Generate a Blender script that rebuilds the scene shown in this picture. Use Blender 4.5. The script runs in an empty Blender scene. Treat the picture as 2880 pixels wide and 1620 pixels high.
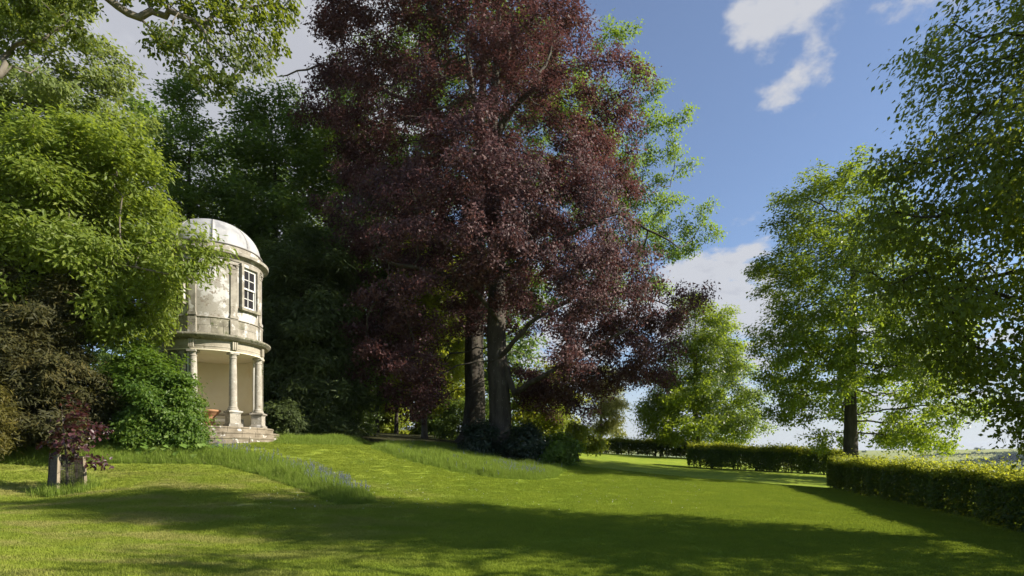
import bpy, math, random
import numpy as np
from mathutils import Vector

random.seed(7)
R = np.random.default_rng(11)
SC = bpy.context.scene
COL = SC.collection

# ------------------------------------------------------------------ camera, sky, sun, exposure
F, CX, HY, EYE = 1600.0, 1440.0, 1290.0, 1.6          # focal length and horizon of the photograph (2880 px wide)
cam_d = bpy.data.cameras.new('camera')
cam = bpy.data.objects.new('camera', cam_d); COL.objects.link(cam)
cam.location = (0, 0, EYE); cam.rotation_euler = (math.pi / 2, 0, 0)
cam_d.sensor_width = 36.0; cam_d.lens = 36.0 * F / 2880.0
cam_d.shift_y = (HY - 810.0) / 2880.0
cam_d.clip_start = 0.1; cam_d.clip_end = 20000
SC.camera = cam

SUN_EL = math.radians(30.0)
SUN_H = Vector((0.990, -0.140, 0)).normalized()       # horizontal direction towards the sun
SUN_AZ = math.atan2(SUN_H.x, SUN_H.y)                 # clockwise from +Y
sd = bpy.data.lights.new('sun', 'SUN'); sd.energy = 5.0; sd.angle = math.radians(0.5); sd.color = (1.0, 0.92, 0.79)
sun = bpy.data.objects.new('sun', sd); COL.objects.link(sun)
S = Vector((SUN_H.x * math.cos(SUN_EL), SUN_H.y * math.cos(SUN_EL), math.sin(SUN_EL)))
sun.rotation_euler = S.to_track_quat('Z', 'Y').to_euler(); sun.location = (40, -5, 40)

SC.view_settings.view_transform = 'Standard'; SC.view_settings.look = 'None'
SC.view_settings.exposure = 1.0; SC.view_settings.gamma = 1.0; SC.view_settings.use_curve_mapping = False
SC.cycles.max_bounces = 8; SC.cycles.diffuse_bounces = 3; SC.cycles.glossy_bounces = 2
SC.cycles.transmission_bounces = 5; SC.cycles.transparent_max_bounces = 4; SC.cycles.volume_bounces = 0
SC.cycles.use_denoising = True


def at(px, py, Y):
    return Vector(((px - CX) / F * Y, Y, EYE + (HY - py) / F * Y))


def N(nt, typ, **kw):
    n = nt.nodes.new(typ)
    for k, v in kw.items():
        if k.startswith('i_'):
            n.inputs[k[2:]].default_value = v
        else:
            setattr(n, k, v)
    return n


def L(nt, a, b): nt.links.new(a, b)


def math_n(nt, op, a, b=None, c=None, clamp=False):
    n = nt.nodes.new('ShaderNodeMath'); n.operation = op; n.use_clamp = clamp
    for i, v in enumerate((a, b, c)):
        if v is None: continue
        if isinstance(v, (int, float)): n.inputs[i].default_value = v
        else: L(nt, v, n.inputs[i])
    return n.outputs[0]


def smooth_n(nt, v, lo, hi, to0=0.0, to1=1.0):
    n = nt.nodes.new('ShaderNodeMapRange'); n.interpolation_type = 'SMOOTHSTEP'
    L(nt, v, n.inputs[0])
    for i, x in enumerate((lo, hi, to0, to1)): n.inputs[i + 1].default_value = x
    return n.outputs[0]


def mixc(nt, f, a, b, blend='MIX'):
    n = nt.nodes.new('ShaderNodeMix'); n.data_type = 'RGBA'; n.blend_type = blend; n.clamp_factor = True
    for s, v in ((n.inputs[0], f), (n.inputs[6], a), (n.inputs[7], b)):
        if isinstance(v, (int, float)): s.default_value = v
        elif isinstance(v, tuple): s.default_value = v if len(v) == 4 else v + (1,)
        else: L(nt, v, s)
    return n.outputs[2]


W = bpy.data.worlds.new('World'); SC.world = W; W.use_nodes = True
nt = W.node_tree; nt.nodes.clear()
sky = N(nt, 'ShaderNodeTexSky', sky_type='NISHITA', sun_disc=False)
sky.sun_elevation = SUN_EL; sky.sun_rotation = SUN_AZ
sky.altitude = 300; sky.air_density = 1.0; sky.dust_density = 0.6; sky.ozone_density = 4.0
tc = N(nt, 'ShaderNodeTexCoord')
nrm = N(nt, 'ShaderNodeVectorMath', operation='NORMALIZE'); L(nt, tc.outputs['Generated'], nrm.inputs[0])
D = nrm.outputs[0]
sep = N(nt, 'ShaderNodeSeparateXYZ'); L(nt, D, sep.inputs[0])
den = math_n(nt, 'ADD', math_n(nt, 'MAXIMUM', sep.outputs[2], 0.0), 0.22)
cmb = N(nt, 'ShaderNodeCombineXYZ')
L(nt, math_n(nt, 'DIVIDE', sep.outputs[0], den), cmb.inputs[0]); L(nt, math_n(nt, 'DIVIDE', sep.outputs[1], den), cmb.inputs[1])
n1 = N(nt, 'ShaderNodeTexNoise', i_Scale=8.5, i_Detail=10.0, i_Roughness=0.60); L(nt, cmb.outputs[0], n1.inputs['Vector'])
n2 = N(nt, 'ShaderNodeTexNoise', i_Scale=1.1, i_Detail=3.0, i_Roughness=0.5)
mp = N(nt, 'ShaderNodeMapping'); mp.inputs['Location'].default_value = (3.1, 7.7, 0); L(nt, cmb.outputs[0], mp.inputs[0]); L(nt, mp.outputs[0], n2.inputs['Vector'])
cov = math_n(nt, 'ADD', math_n(nt, 'MULTIPLY_ADD', n1.outputs[0], 3.4, -1.7), math_n(nt, 'MULTIPLY_ADD', n2.outputs[0], 1.0, -0.5))
# cloud masses: where the sky of the day carried them (direction, angular radius in degrees, weight)
CLOUDS = [(2150, 30, 4.6, .42), (2110, 80, 3.4, .30), (2060, 140, 3.4, .34), (2260, 10, 4.2, .34), (2230, 225, 4.0, .44), (2285, 215, 3.0, .25), (2170, 255, 3.0, .22), (2165, 155, 2.6, -.40), (2640, 20, 4.5, .30), (2560, 60, 3.0, .18),
          (2020, 790, 6.5, .5), (2060, 900, 8, .45), (1930, 840, 6, .35), (2300, 1090, 12, .4), (1750, 980, 10, .45),
          (480, 150, 22, 1.2), (820, 330, 14, .85), (330, 300, 14, .7), (950, 760, 16, .5), (1450, 900, 13, .5), (2750, 1150, 12, .5), (1690, 10, 3, .7), (2480, 400, 10, -.5), (1790, 300, 12, -.5), (1950, 500, 9, -.5)]
for (px, py, rad, w) in CLOUDS:
    d = (at(px, py, 1.0) - Vector((0, 0, EYE))).normalized()
    dp = N(nt, 'ShaderNodeVectorMath', operation='DOT_PRODUCT'); L(nt, D, dp.inputs[0]); dp.inputs[1].default_value = d
    b = smooth_n(nt, dp.outputs['Value'], math.cos(math.radians(rad)), math.cos(math.radians(rad * .25)), 0.0, w)
    cov = math_n(nt, 'ADD', cov, b)
mask = smooth_n(nt, cov, 0.20, 0.92)
low = smooth_n(nt, sep.outputs[2], 0.22, 0.0, 0.0, 0.9)                       # pale air near the skyline, all round
mask = math_n(nt, 'MAXIMUM', mask, low)
thick = smooth_n(nt, cov, 1.15, 1.9)
ccol = mixc(nt, thick, (3.6, 3.65, 3.85), (3.1, 3.15, 3.4))
final = mixc(nt, math_n(nt, 'MULTIPLY', mask, 0.92), mixc(nt, .13, sky.outputs[0], (2.6, 2.35, 2.6)), ccol)
bg = N(nt, 'ShaderNodeBackground'); bg.inputs['Strength'].default_value = 0.09
L(nt, final, bg.inputs[0])
wo = N(nt, 'ShaderNodeOutputWorld'); L(nt, bg.outputs[0], wo.inputs[0])

# ------------------------------------------------------------------ helpers


def np_mesh(name, v, faces, face_tint=None, smooth=False):
    """v (n,3); faces: list of int arrays (m,k)"""
    me = bpy.data.meshes.new(name)
    v = np.asarray(v, np.float32)
    me.vertices.add(len(v)); me.vertices.foreach_set('co', v.ravel())
    loops = np.concatenate([f.ravel() for f in faces]).astype(np.int32)
    tot = np.concatenate([np.full(len(f), f.shape[1], np.int32) for f in faces])
    start = np.concatenate([[0], np.cumsum(tot)[:-1]]).astype(np.int32)
    me.loops.add(len(loops)); me.loops.foreach_set('vertex_index', loops)
    me.polygons.add(len(tot)); me.polygons.foreach_set('loop_start', start)
    me.polygons.foreach_set('use_smooth', np.full(len(tot), smooth, bool))
    if face_tint is not None:
        a = me.attributes.new('tint', 'FLOAT', 'FACE'); a.data.foreach_set('value', np.asarray(face_tint, np.float32))
    me.update(calc_edges=True)
    return me


def link(name, me, mat=None, parent=None, loc=None, kind=None):
    o = bpy.data.objects.new(name, me); COL.objects.link(o)
    if mat is not None and me is not None and len(me.materials) == 0: me.materials.append(mat)
    if parent is not None: o.parent = parent
    if loc is not None: o.location = loc
    if kind: o['kind'] = kind
    return o


def thing(name, label, cat, loc, group=None, rotz=0.0):
    o = bpy.data.objects.new(name, None); COL.objects.link(o)
    o.empty_display_size = .3; o.location = loc; o.rotation_euler = (0, 0, rotz)
    o['label'] = label; o['category'] = cat
    if group: o['group'] = group
    return o


class MB:
    """collects simple solids; build() links them as one mesh"""

    def __init__(s): s.v = []; s.f = []; s.n = 0

    def add(s, v, f):
        s.v += [tuple(p) for p in v]; s.f += [tuple(i + s.n for i in q) for q in f]; s.n += len(v); return s

    def box(s, c, d, rz=0.0, taper=1.0):
        cx, cy, cz = c; x, y, z = d[0] / 2, d[1] / 2, d[2] / 2
        cs, sn = math.cos(rz), math.sin(rz); v = []
        for (a, b, e) in ((-1, -1, -1), (1, -1, -1), (1, 1, -1), (-1, 1, -1), (-1, -1, 1), (1, -1, 1), (1, 1, 1), (-1, 1, 1)):
            t = taper if e > 0 else 1.0
            X, Y = a * x * t, b * y * t
            v.append((cx + X * cs - Y * sn, cy + X * sn + Y * cs, cz + e * z))
        return s.add(v, [(0, 3, 2, 1), (4, 5, 6, 7), (0, 1, 5, 4), (1, 2, 6, 5), (2, 3, 7, 6), (3, 0, 4, 7)])

    def bar(s, a, b, r0, r1=None, n=6):
        a, b = Vector(a), Vector(b); r1 = r0 if r1 is None else r1
        d = (b - a).normalized(); u = d.orthogonal().normalized(); w = d.cross(u); v = []
        for p, r in ((a, r0), (b, r1)):
            for k in range(n):
                t = 2 * math.pi * k / n; v.append(p + u * (r * math.cos(t)) + w * (r * math.sin(t)))
        f = [(k, (k + 1) % n, n + (k + 1) % n, n + k) for k in range(n)] + [tuple(range(n - 1, -1, -1)), tuple(range(n, 2 * n))]
        return s.add(v, f)

    def lathe(s, prof, c=(0, 0), n=64, a0=0.0, a1=2 * math.pi, ends=True):
        """prof: list of (r,z), closed loop if ring; angles about +Z"""
        full = abs(a1 - a0 - 2 * math.pi) < 1e-6
        m = n if full else n + 1; k = len(prof); v = []
        for i in range(m):
            t = a0 + (a1 - a0) * i / n
            for r, z in prof: v.append((c[0] + r * math.cos(t), c[1] + r * math.sin(t), z))
        f = []
        for i in range(n):
            j = (i + 1) % m
            for q in range(k - 1): f.append((i * k + q, j * k + q, j * k + q + 1, i * k + q + 1))
        if not full and ends:
            f.append(tuple(range(k - 1, -1, -1))); f.append(tuple((m - 1) * k + q for q in range(k)))
        return s.add(v, f)

    def build(s, name, mat, parent=None, loc=None, smooth=False, bevel=0.0, kind=None, auto=None):
        me = bpy.data.meshes.new(name); me.from_pydata(s.v, [], s.f)
        if smooth: me.polygons.foreach_set('use_smooth', np.ones(len(me.polygons), bool))
        me.update()
        o = link(name, me, mat, parent, loc, kind)
        if bevel > 0:
            b = o.modifiers.new('bevel', 'BEVEL'); b.width = bevel; b.segments = 2; b.limit_method = 'ANGLE'; b.angle_limit = math.radians(40)
        if auto is not None and smooth:
            me.set_sharp_from_angle(angle=math.radians(auto))
        return o


# ------------------------------------------------------------------ materials
def new_mat(name):
    m = bpy.data.materials.new(name); m.use_nodes = True; m.node_tree.nodes.clear(); return m, m.node_tree


def noise(nt, vec, scale, detail=4.0, rough=0.55):
    n = N(nt, 'ShaderNodeTexNoise', i_Scale=scale, i_Detail=detail, i_Roughness=rough); L(nt, vec, n.inputs['Vector']); return n.outputs[0]


def leaf_mat(name, dark, mid, light, trans=(.2, .3, .03), tf=.35, rough=.45, spec=.35, patch=.25, k=1.5):
    dark, mid, light, trans = (tuple(min(.6, q * k) for q in c) for c in (dark, mid, light, trans)); tf = min(.55, tf + .07)
    m, nt = new_mat(name)
    at_ = N(nt, 'ShaderNodeAttribute', attribute_name='tint')
    geo = N(nt, 'ShaderNodeNewGeometry')
    big = noise(nt, geo.outputs['Position'], .55, 2.0)
    t = math_n(nt, 'ADD', at_.outputs['Fac'], math_n(nt, 'MULTIPLY', math_n(nt, 'SUBTRACT', big, .5), patch * 2.0), clamp=True)
    cr = N(nt, 'ShaderNodeValToRGB'); L(nt, t, cr.inputs[0])
    e = cr.color_ramp.elements; e[0].position = 0.0; e[0].color = dark + (1,); e[1].position = 1.0; e[1].color = light + (1,)
    x = e.new(.5); x.color = mid + (1,)
    p = N(nt, 'ShaderNodeBsdfPrincipled'); L(nt, cr.outputs[0], p.inputs['Base Color'])
    p.inputs['Roughness'].default_value = rough; p.inputs['Specular IOR Level'].default_value = spec
    tr = N(nt, 'ShaderNodeBsdfTranslucent')
    L(nt, mixc(nt, .6, cr.outputs[0], trans), tr.inputs[0])
    mx = N(nt, 'ShaderNodeMixShader'); mx.inputs[0].default_value = tf
    L(nt, p.outputs[0], mx.inputs[1]); L(nt, tr.outputs[0], mx.inputs[2])
    o = N(nt, 'ShaderNodeOutputMaterial'); L(nt, mx.outputs[0], o.inputs[0])
    return m


def solid_mat(name, c0, c1, scale=6.0, rough=.8, bump=.3, bscale=30.0, stretch=(1, 1, 1), extra=None, spec=.3, metal=0.0):
    """extra: list of (scale, lo, hi, colour, detail) patches"""
    m, nt = new_mat(name)
    geo = N(nt, 'ShaderNodeNewGeometry')
    mp = N(nt, 'ShaderNodeMapping'); mp.inputs['Scale'].default_value = stretch; L(nt, geo.outputs['Position'], mp.inputs[0])
    V = mp.outputs[0]
    c = mixc(nt, smooth_n(nt, noise(nt, V, scale, 6.0, .6), .32, .68), c0, c1)
    for k, (s, lo, hi, col, det) in enumerate(extra or []):
        mq = N(nt, 'ShaderNodeMapping'); mq.inputs['Location'].default_value = (3.7 * k + 1, 1.3 * k, 2.1 * k); L(nt, V, mq.inputs[0])
        c = mixc(nt, smooth_n(nt, noise(nt, mq.outputs[0], s, det, .62), lo, hi), c, col)
    p = N(nt, 'ShaderNodeBsdfPrincipled'); L(nt, c, p.inputs['Base Color'])
    p.inputs['Roughness'].default_value = rough; p.inputs['Specular IOR Level'].default_value = spec; p.inputs['Metallic'].default_value = metal
    b = N(nt, 'ShaderNodeBump'); b.inputs['Strength'].default_value = bump; b.inputs['Distance'].default_value = .03
    L(nt, noise(nt, V, bscale, 6.0, .65), b.inputs['Height']); L(nt, b.outputs[0], p.inputs['Normal'])
    o = N(nt, 'ShaderNodeOutputMaterial'); L(nt, p.outputs[0], o.inputs[0])
    return m


M = {}
M['copper'] = leaf_mat('copper_leaf', (.026, .013, .014), (.058, .030, .031), (.135, .073, .068), (.122, .045, .038), .28, .52, .22)
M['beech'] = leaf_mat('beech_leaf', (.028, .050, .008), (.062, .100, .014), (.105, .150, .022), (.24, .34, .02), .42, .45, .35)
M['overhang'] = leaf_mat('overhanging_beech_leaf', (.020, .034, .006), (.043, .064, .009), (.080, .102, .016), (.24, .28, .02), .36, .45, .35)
M['oak'] = leaf_mat('oak_leaf', (.030, .046, .012), (.056, .084, .018), (.092, .130, .026), (.22, .32, .03), .40, .45, .35)
M['chestnut'] = leaf_mat('chestnut_leaf', (.052, .076, .011), (.100, .134, .021), (.165, .190, .042), (.32, .39, .03), .42, .48, .25)
M['ash'] = leaf_mat('ash_leaf', (.060, .080, .020), (.102, .132, .034), (.150, .178, .055), (.30, .35, .05), .38, .5, .35)
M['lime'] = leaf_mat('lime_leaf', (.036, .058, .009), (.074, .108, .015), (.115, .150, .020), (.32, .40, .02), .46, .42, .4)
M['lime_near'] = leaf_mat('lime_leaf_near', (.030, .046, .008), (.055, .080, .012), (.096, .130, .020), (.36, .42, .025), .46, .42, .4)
M['yew'] = leaf_mat('yew_needle', (.017, .019, .007), (.037, .037, .012), (.072, .060, .017), (.12, .11, .02), .2, .6, .2)
M['golden'] = leaf_mat('golden_yew_needle', (.035, .034, .009), (.066, .060, .014), (.12, .095, .02), (.20, .18, .02), .25, .6, .2)
M['darkyew'] = leaf_mat('dark_yew_needle', (.028, .038, .014), (.046, .062, .020), (.076, .098, .028), (.13, .18, .03), .3, .6, .25)
M['bush'] = leaf_mat('bush_leaf', (.032, .062, .010), (.062, .104, .015), (.104, .148, .026), (.22, .34, .025), .36, .48, .28)
M['rhodo'] = leaf_mat('rhododendron_leaf', (.012, .022, .012), (.020, .034, .018), (.036, .056, .030), (.06, .12, .03), .18, .35, .5)
M['hazel'] = leaf_mat('hazel_leaf', (.075, .105, .010), (.13, .165, .016), (.20, .23, .024), (.60, .66, .03), .5, .5, .3)
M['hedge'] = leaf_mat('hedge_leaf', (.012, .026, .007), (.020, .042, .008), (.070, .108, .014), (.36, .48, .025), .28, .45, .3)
M['hedge_sunlit'] = leaf_mat('hedge_leaf_sunlit', (.075, .105, .012), (.125, .155, .018), (.18, .205, .028), (.55, .58, .03), .48, .45, .35)  # brighter hedge leaf with the sunlight on the top put into its colour
M['pine'] = leaf_mat('pine_needle', (.075, .085, .030), (.125, .130, .045), (.18, .17, .065), (.3, .3, .08), .38, .6, .2)
M['sapling'] = leaf_mat('sapling_leaf', (.020, .008, .010), (.040, .015, .018), (.10, .046, .050), (.13, .022, .016), .32, .35, .6)
M['broad'] = leaf_mat('broad_leaf', (.07, .13, .02), (.11, .18, .035), (.18, .25, .07), (.3, .45, .05), .4, .45, .35)
M['far_leaf'] = leaf_mat('far_leaf', (.026, .040, .016), (.040, .056, .020), (.060, .078, .026), (.08, .12, .03), .2, .7, .1)
M['bluebell'] = leaf_mat('bluebell_flower', (.16, .15, .48), (.22, .21, .58), (.32, .30, .66), (.3, .3, .7), .3, .6, .2, k=.8)
M['bark'] = solid_mat('beech_bark', (.040, .033, .025), (.082, .070, .054), 2.2, .85, .5, 9.0, (1.6, 1.6, .45), [(5.0, .58, .72, (.10, .115, .065), 5.0), (9., .62, .7, (.20, .19, .16), 6.0)])
M['bark_dark'] = solid_mat('dark_bark', (.030, .026, .020), (.065, .055, .042), 3.0, .9, .6, 14.0, (2, 2, .5))
M['bark_pale'] = solid_mat('pale_bark', (.10, .085, .065), (.17, .15, .12), 3.0, .85, .4, 14.0, (2, 2, .6))
M['bark_yew'] = solid_mat('yew_bark', (.07, .05, .035), (.13, .10, .07), 3.0, .85, .4, 14.0, (2, 2, .5))
M['stone'] = solid_mat('weathered_stone', (.20, .180, .145), (.33, .305, .255), 3.0, .9, .35, 35.0, (1, 1, 1),
                       [(2.2, .53, .60, (.47, .455, .42), 9.0), (2.6, .58, .72, (.115, .10, .075), 6.0)])
M['stone_warm'] = solid_mat('warm_stone', (.28, .25, .19), (.39, .355, .285), 2.4, .9, .3, 35.0, (1, 1, 1), [(6., .62, .68, (.55, .52, .44), 8.0), (2., .62, .75, (.16, .135, .09), 6.0)])
M['step'] = solid_mat('step_stone', (.155, .130, .092), (.265, .225, .165), 2.8, .9, .4, 30.0, (1, 1, 1), [(4.6, .60, .63, (.52, .51, .47), 9.0), (1.7, .62, .75, (.24, .19, .06), 6.0)])
M['column'] = solid_mat('lichened_column_stone', (.27, .245, .20), (.39, .36, .30), 5.0, .9, .4, 50.0, (1, 1, 1), [(16., .60, .66, (.66, .64, .58), 6.0), (7., .62, .70, (.20, .16, .11), 8.0)])
M['plaster'] = solid_mat('flaking_plaster', (.43, .415, .385), (.54, .53, .51), 3.0, .9, .35, 28.0, (1, 1, 1),
                         [(1.25, .475, .52, (.29, .27, .23), 9.0), (3.6, .56, .61, (.22, .185, .145), 9.0), (9., .59, .65, (.19, .165, .13), 8.0)])
M['moss'] = solid_mat('mossy_stone', (.15, .138, .105), (.28, .26, .20), 3.0, .95, .4, 30.0, (1, 1, 1), [(4.0, .52, .66, (.085, .095, .045), 8.0), (7, .62, .68, (.46, .44, .38), 7.0)])
M['ochre'] = solid_mat('ochre_limewash', (.73, .66, .49), (.77, .71, .55), 1.4, .95, .08, 20.0, (1, 1, 1), [(.9, .55, .8, (.70, .60, .40), 4.0)])
M['lead'] = solid_mat('lead_sheet', (.31, .31, .31), (.38, .38, .38), 2.0, .62, .10, 12.0, (1, 1, .5), [(1.6, .48, .66, (.235, .235, .24), 8.0), (5., .6, .75, (.40, .40, .395), 6.0)], spec=.4)
M['lead_seam'] = solid_mat('lead_seam', (.22, .21, .20), (.28, .27, .26), 3.0, .7, .2, 20.0)
M['white'] = solid_mat('white_paint', (.60, .59, .55), (.66, .65, .61), 5.0, .5, .04, 40.0)
M['terracotta'] = solid_mat('terracotta', (.30, .15, .075), (.42, .24, .13), 4.0, .9, .3, 30.0, (1, 1, 1), [(5., .58, .70, (.45, .36, .25), 6.0)])
M['stake'] = solid_mat('weathered_stake', (.20, .165, .11), (.30, .25, .17), 6.0, .9, .4, 30.0, (4, 4, .5))
M['stake_dark'] = solid_mat('dark_stake', (.045, .038, .028), (.085, .07, .05), 6.0, .9, .4, 30.0, (4, 4, .5))
M['wire'] = solid_mat('galvanised_wire', (.06, .055, .045), (.10, .09, .075), 10.0, .55, .1, 40.0, spec=.5, metal=.4)
M['daisy'] = solid_mat('daisy_petal', (.75, .75, .72), (.8, .8, .78), 10.0, .7, .0, 40.0)
m, nt = new_mat('window_glass')
p = N(nt, 'ShaderNodeBsdfPrincipled', i_Roughness=.06); p.inputs['Base Color'].default_value = (.022, .022, .024, 1); p.inputs['Specular IOR Level'].default_value = .35
L(nt, p.outputs[0], N(nt, 'ShaderNodeOutputMaterial').inputs[0]); M['glass'] = m


def grass_colour(nt, V, dry=1.0):
    """colour of the mown lawn from its place: greener and yellower patches, scorched tan patches on the bank"""
    a = noise(nt, V, .9, 5.0, .6); b = noise(nt, V, 5.0, 4.0, .6); d = noise(nt, V, .33, 3.0, .5)
    c = mixc(nt, smooth_n(nt, a, .30, .70), (.185, .265, .022), (.275, .340, .032))
    c = mixc(nt, math_n(nt, 'MULTIPLY', smooth_n(nt, b, .40, .75), .5), c, (.155, .215, .022))
    sp = N(nt, 'ShaderNodeSeparateXYZ'); L(nt, V, sp.inputs[0])
    left = smooth_n(nt, sp.outputs[0], 1.0, -7.0)                               # dry thin turf on the left bank
    near = smooth_n(nt, sp.outputs[1], 20.0, 15.0)
    st = N(nt, 'ShaderNodeMapping'); st.inputs['Scale'].default_value = (.55, 1.3, 0); L(nt, V, st.inputs[0])
    e = noise(nt, st.outputs[0], .85, 5.0, .6)
    f = math_n(nt, 'MULTIPLY', smooth_n(nt, e, .44, .62), math_n(nt, 'MULTIPLY', left, near))
    c = mixc(nt, math_n(nt, 'MULTIPLY', left, .30), c, (.28, .29, .055))
    c = mixc(nt, math_n(nt, 'MULTIPLY', f, 0.7 * dry), c, (.40, .31, .15))
    g = noise(nt, V, 2.2, 3.0, .55); c = mixc(nt, math_n(nt, 'MULTIPLY', smooth_n(nt, g, .55, .68), .45), c, (.115, .185, .03))
    # mowing lines
    wv = N(nt, 'ShaderNodeTexWave', wave_type='BANDS', bands_direction='Y', i_Scale=.32, i_Distortion=1.2, i_Detail=2.0); L(nt, V, wv.inputs['Vector'])
    c = mixc(nt, math_n(nt, 'MULTIPLY', wv.outputs['Fac'], .11), c, (.26, .30, .034))
    return c


m, nt = new_mat('lawn_turf'); geo = N(nt, 'ShaderNodeNewGeometry'); V = geo.outputs['Position']
c = grass_colour(nt, V)
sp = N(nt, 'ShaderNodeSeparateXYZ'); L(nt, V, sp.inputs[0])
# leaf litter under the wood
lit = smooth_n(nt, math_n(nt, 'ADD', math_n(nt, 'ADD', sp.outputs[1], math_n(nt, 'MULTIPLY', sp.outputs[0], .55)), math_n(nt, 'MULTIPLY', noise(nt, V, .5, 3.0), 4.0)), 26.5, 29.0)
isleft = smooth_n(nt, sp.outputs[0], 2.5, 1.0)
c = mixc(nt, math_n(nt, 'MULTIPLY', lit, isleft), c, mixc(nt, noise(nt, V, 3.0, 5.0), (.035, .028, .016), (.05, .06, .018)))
# far country: fields of pale green and yellow, with darker hedge lines
dist = N(nt, 'ShaderNodeVectorMath', operation='LENGTH'); L(nt, V, dist.inputs[0])
vor = N(nt, 'ShaderNodeTexVoronoi', i_Scale=.0042, i_Randomness=.9); L(nt, V, vor.inputs['Vector'])
fc = N(nt, 'ShaderNodeValToRGB'); L(nt, N(nt, 'ShaderNodeSeparateColor').outputs[0], fc.inputs[0])
scn = nt.nodes[-2] if False else None
sc2 = N(nt, 'ShaderNodeSeparateColor'); L(nt, vor.outputs['Color'], sc2.inputs[0]); L(nt, sc2.outputs[0], fc.inputs[0])
e = fc.color_ramp.elements; e[0].color = (.16, .20, .055, 1); e[1].color = (.34, .32, .10, 1)
fcol = mixc(nt, noise(nt, V, .02, 4.0), fc.outputs[0], (.20, .24, .065))
c = mixc(nt, smooth_n(nt, dist.outputs['Value'], 90, 140), c, fcol)
p = N(nt, 'ShaderNodeBsdfPrincipled', i_Roughness=.9); p.inputs['Specular IOR Level'].default_value = .15; L(nt, c, p.inputs['Base Color'])
b = N(nt, 'ShaderNodeBump'); b.inputs['Strength'].default_value = .7; b.inputs['Distance'].default_value = .04
L(nt, noise(nt, V, 22.0, 6.0, .7), b.inputs['Height']); L(nt, b.outputs[0], p.inputs['Normal'])
L(nt, p.outputs[0], N(nt, 'ShaderNodeOutputMaterial').inputs[0]); M['lawn'] = m


def blade_mat(name, long=False):
    m, nt = new_mat(name); geo = N(nt, 'ShaderNodeNewGeometry'); V = geo.outputs['Position']
    if long:
        c = mixc(nt, noise(nt, V, 1.3, 4.0), (.115, .20, .024), (.20, .30, .046))
        c = mixc(nt, smooth_n(nt, noise(nt, V, 9.0, 2.0), .55, .75), c, (.38, .41, .15))
    else:
        c = grass_colour(nt, V)
    c = mixc(nt, .38, c, mixc(nt, N(nt, 'ShaderNodeAttribute', attribute_name='tint').outputs['Fac'], (.08, .13, .014), (.34, .38, .09)))
    d = N(nt, 'ShaderNodeBsdfDiffuse'); L(nt, c, d.inputs[0])
    t = N(nt, 'ShaderNodeBsdfTranslucent'); L(nt, mixc(nt, .5, c, (.30, .38, .03)), t.inputs[0])
    mx = N(nt, 'ShaderNodeMixShader'); mx.inputs[0].default_value = .35; L(nt, d.outputs[0], mx.inputs[1]); L(nt, t.outputs[0], mx.inputs[2])
    L(nt, mx.outputs[0], N(nt, 'ShaderNodeOutputMaterial').inputs[0]); return m


M['blade'] = blade_mat('mown_blade'); M['long_blade'] = blade_mat('long_blade', True)

# ------------------------------------------------------------------ ground
def P(px, py, Y): v = at(px, py, Y); return (v.x, v.y, v.z)


CTRL = [(0, 7.76, 0.0), (-5.9, 6.5, .25), (8, 8.7, -.12), P(180, 1390, 16), P(0, 1290, 18.5), P(0, 1235, 21), P(0, 1450, 12), P(300, 1245, 20.5),
        (-12.1, 21.3, 2.18), (-12.6, 24, 2.25), (-9.5, 22.5, 2.2), P(1000, 1250, 27), P(1080, 1420, 14.5), P(1403, 1287, 32.5), P(1330, 1247, 39), P(1600, 1310, 30.5),
        P(1500, 1330, 26), P(1690, 1275, 51), P(1940, 1315, 36), P(2330, 1336, 34), P(2325, 1370, 26), P(2880, 1508, 12.5), P(1440, 1450, 14), P(1440, 1380, 19.5),
        P(1440, 1520, 10.6), P(2000, 1400, 19.5), P(2000, 1500, 12.2), P(500, 1450, 12.5), P(500, 1560, 8.9), P(500, 1352, 16.5), P(800, 1300, 20), P(1695, 1275, 50), P(1945, 1289, 44),
        P(700, 1330, 18.3), P(1200, 1290, 26), P(2600, 1440, 16.6),
        (-40, 20, 4.6), (-40, 45, 5), (-25, 30, 3.6), (-12, 45, 3.7), (0, 62, 3.4), (-30, 5, 1.6), (-20, -15, .3), (10, -15, -.5), (25, 10, -.9), (30, 25, -.9), (28, 36, -.2),
        (20, 46, 1.1), (15, 56, 1.6), (8, 64, 2.4), (0, 0, -.02), (-40, -25, .6), (40, -10, -1.5), (40, 60, .2), (-40, 75, 5), (0, 85, 4), (-60, 30, 5.5), (-12.6, 16, .64)]
CT = np.array(CTRL)


def _u(r2): return np.where(r2 > 1e-9, .5 * r2 * np.log(np.maximum(r2, 1e-9)), 0)


_n = len(CT)
_K = _u(((CT[:, None, :2] - CT[None, :, :2]) ** 2).sum(2)) + np.eye(_n) * .6
_Q = np.c_[np.ones(_n), CT[:, :2]]
_A = np.block([[_K, _Q], [_Q.T, np.zeros((3, 3))]])
_W = np.linalg.solve(_A, np.r_[CT[:, 2], 0, 0, 0])


def sstep(a, b, x):
    t = np.clip((x - a) / (b - a), 0, 1); return t * t * (3 - 2 * t)


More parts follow.
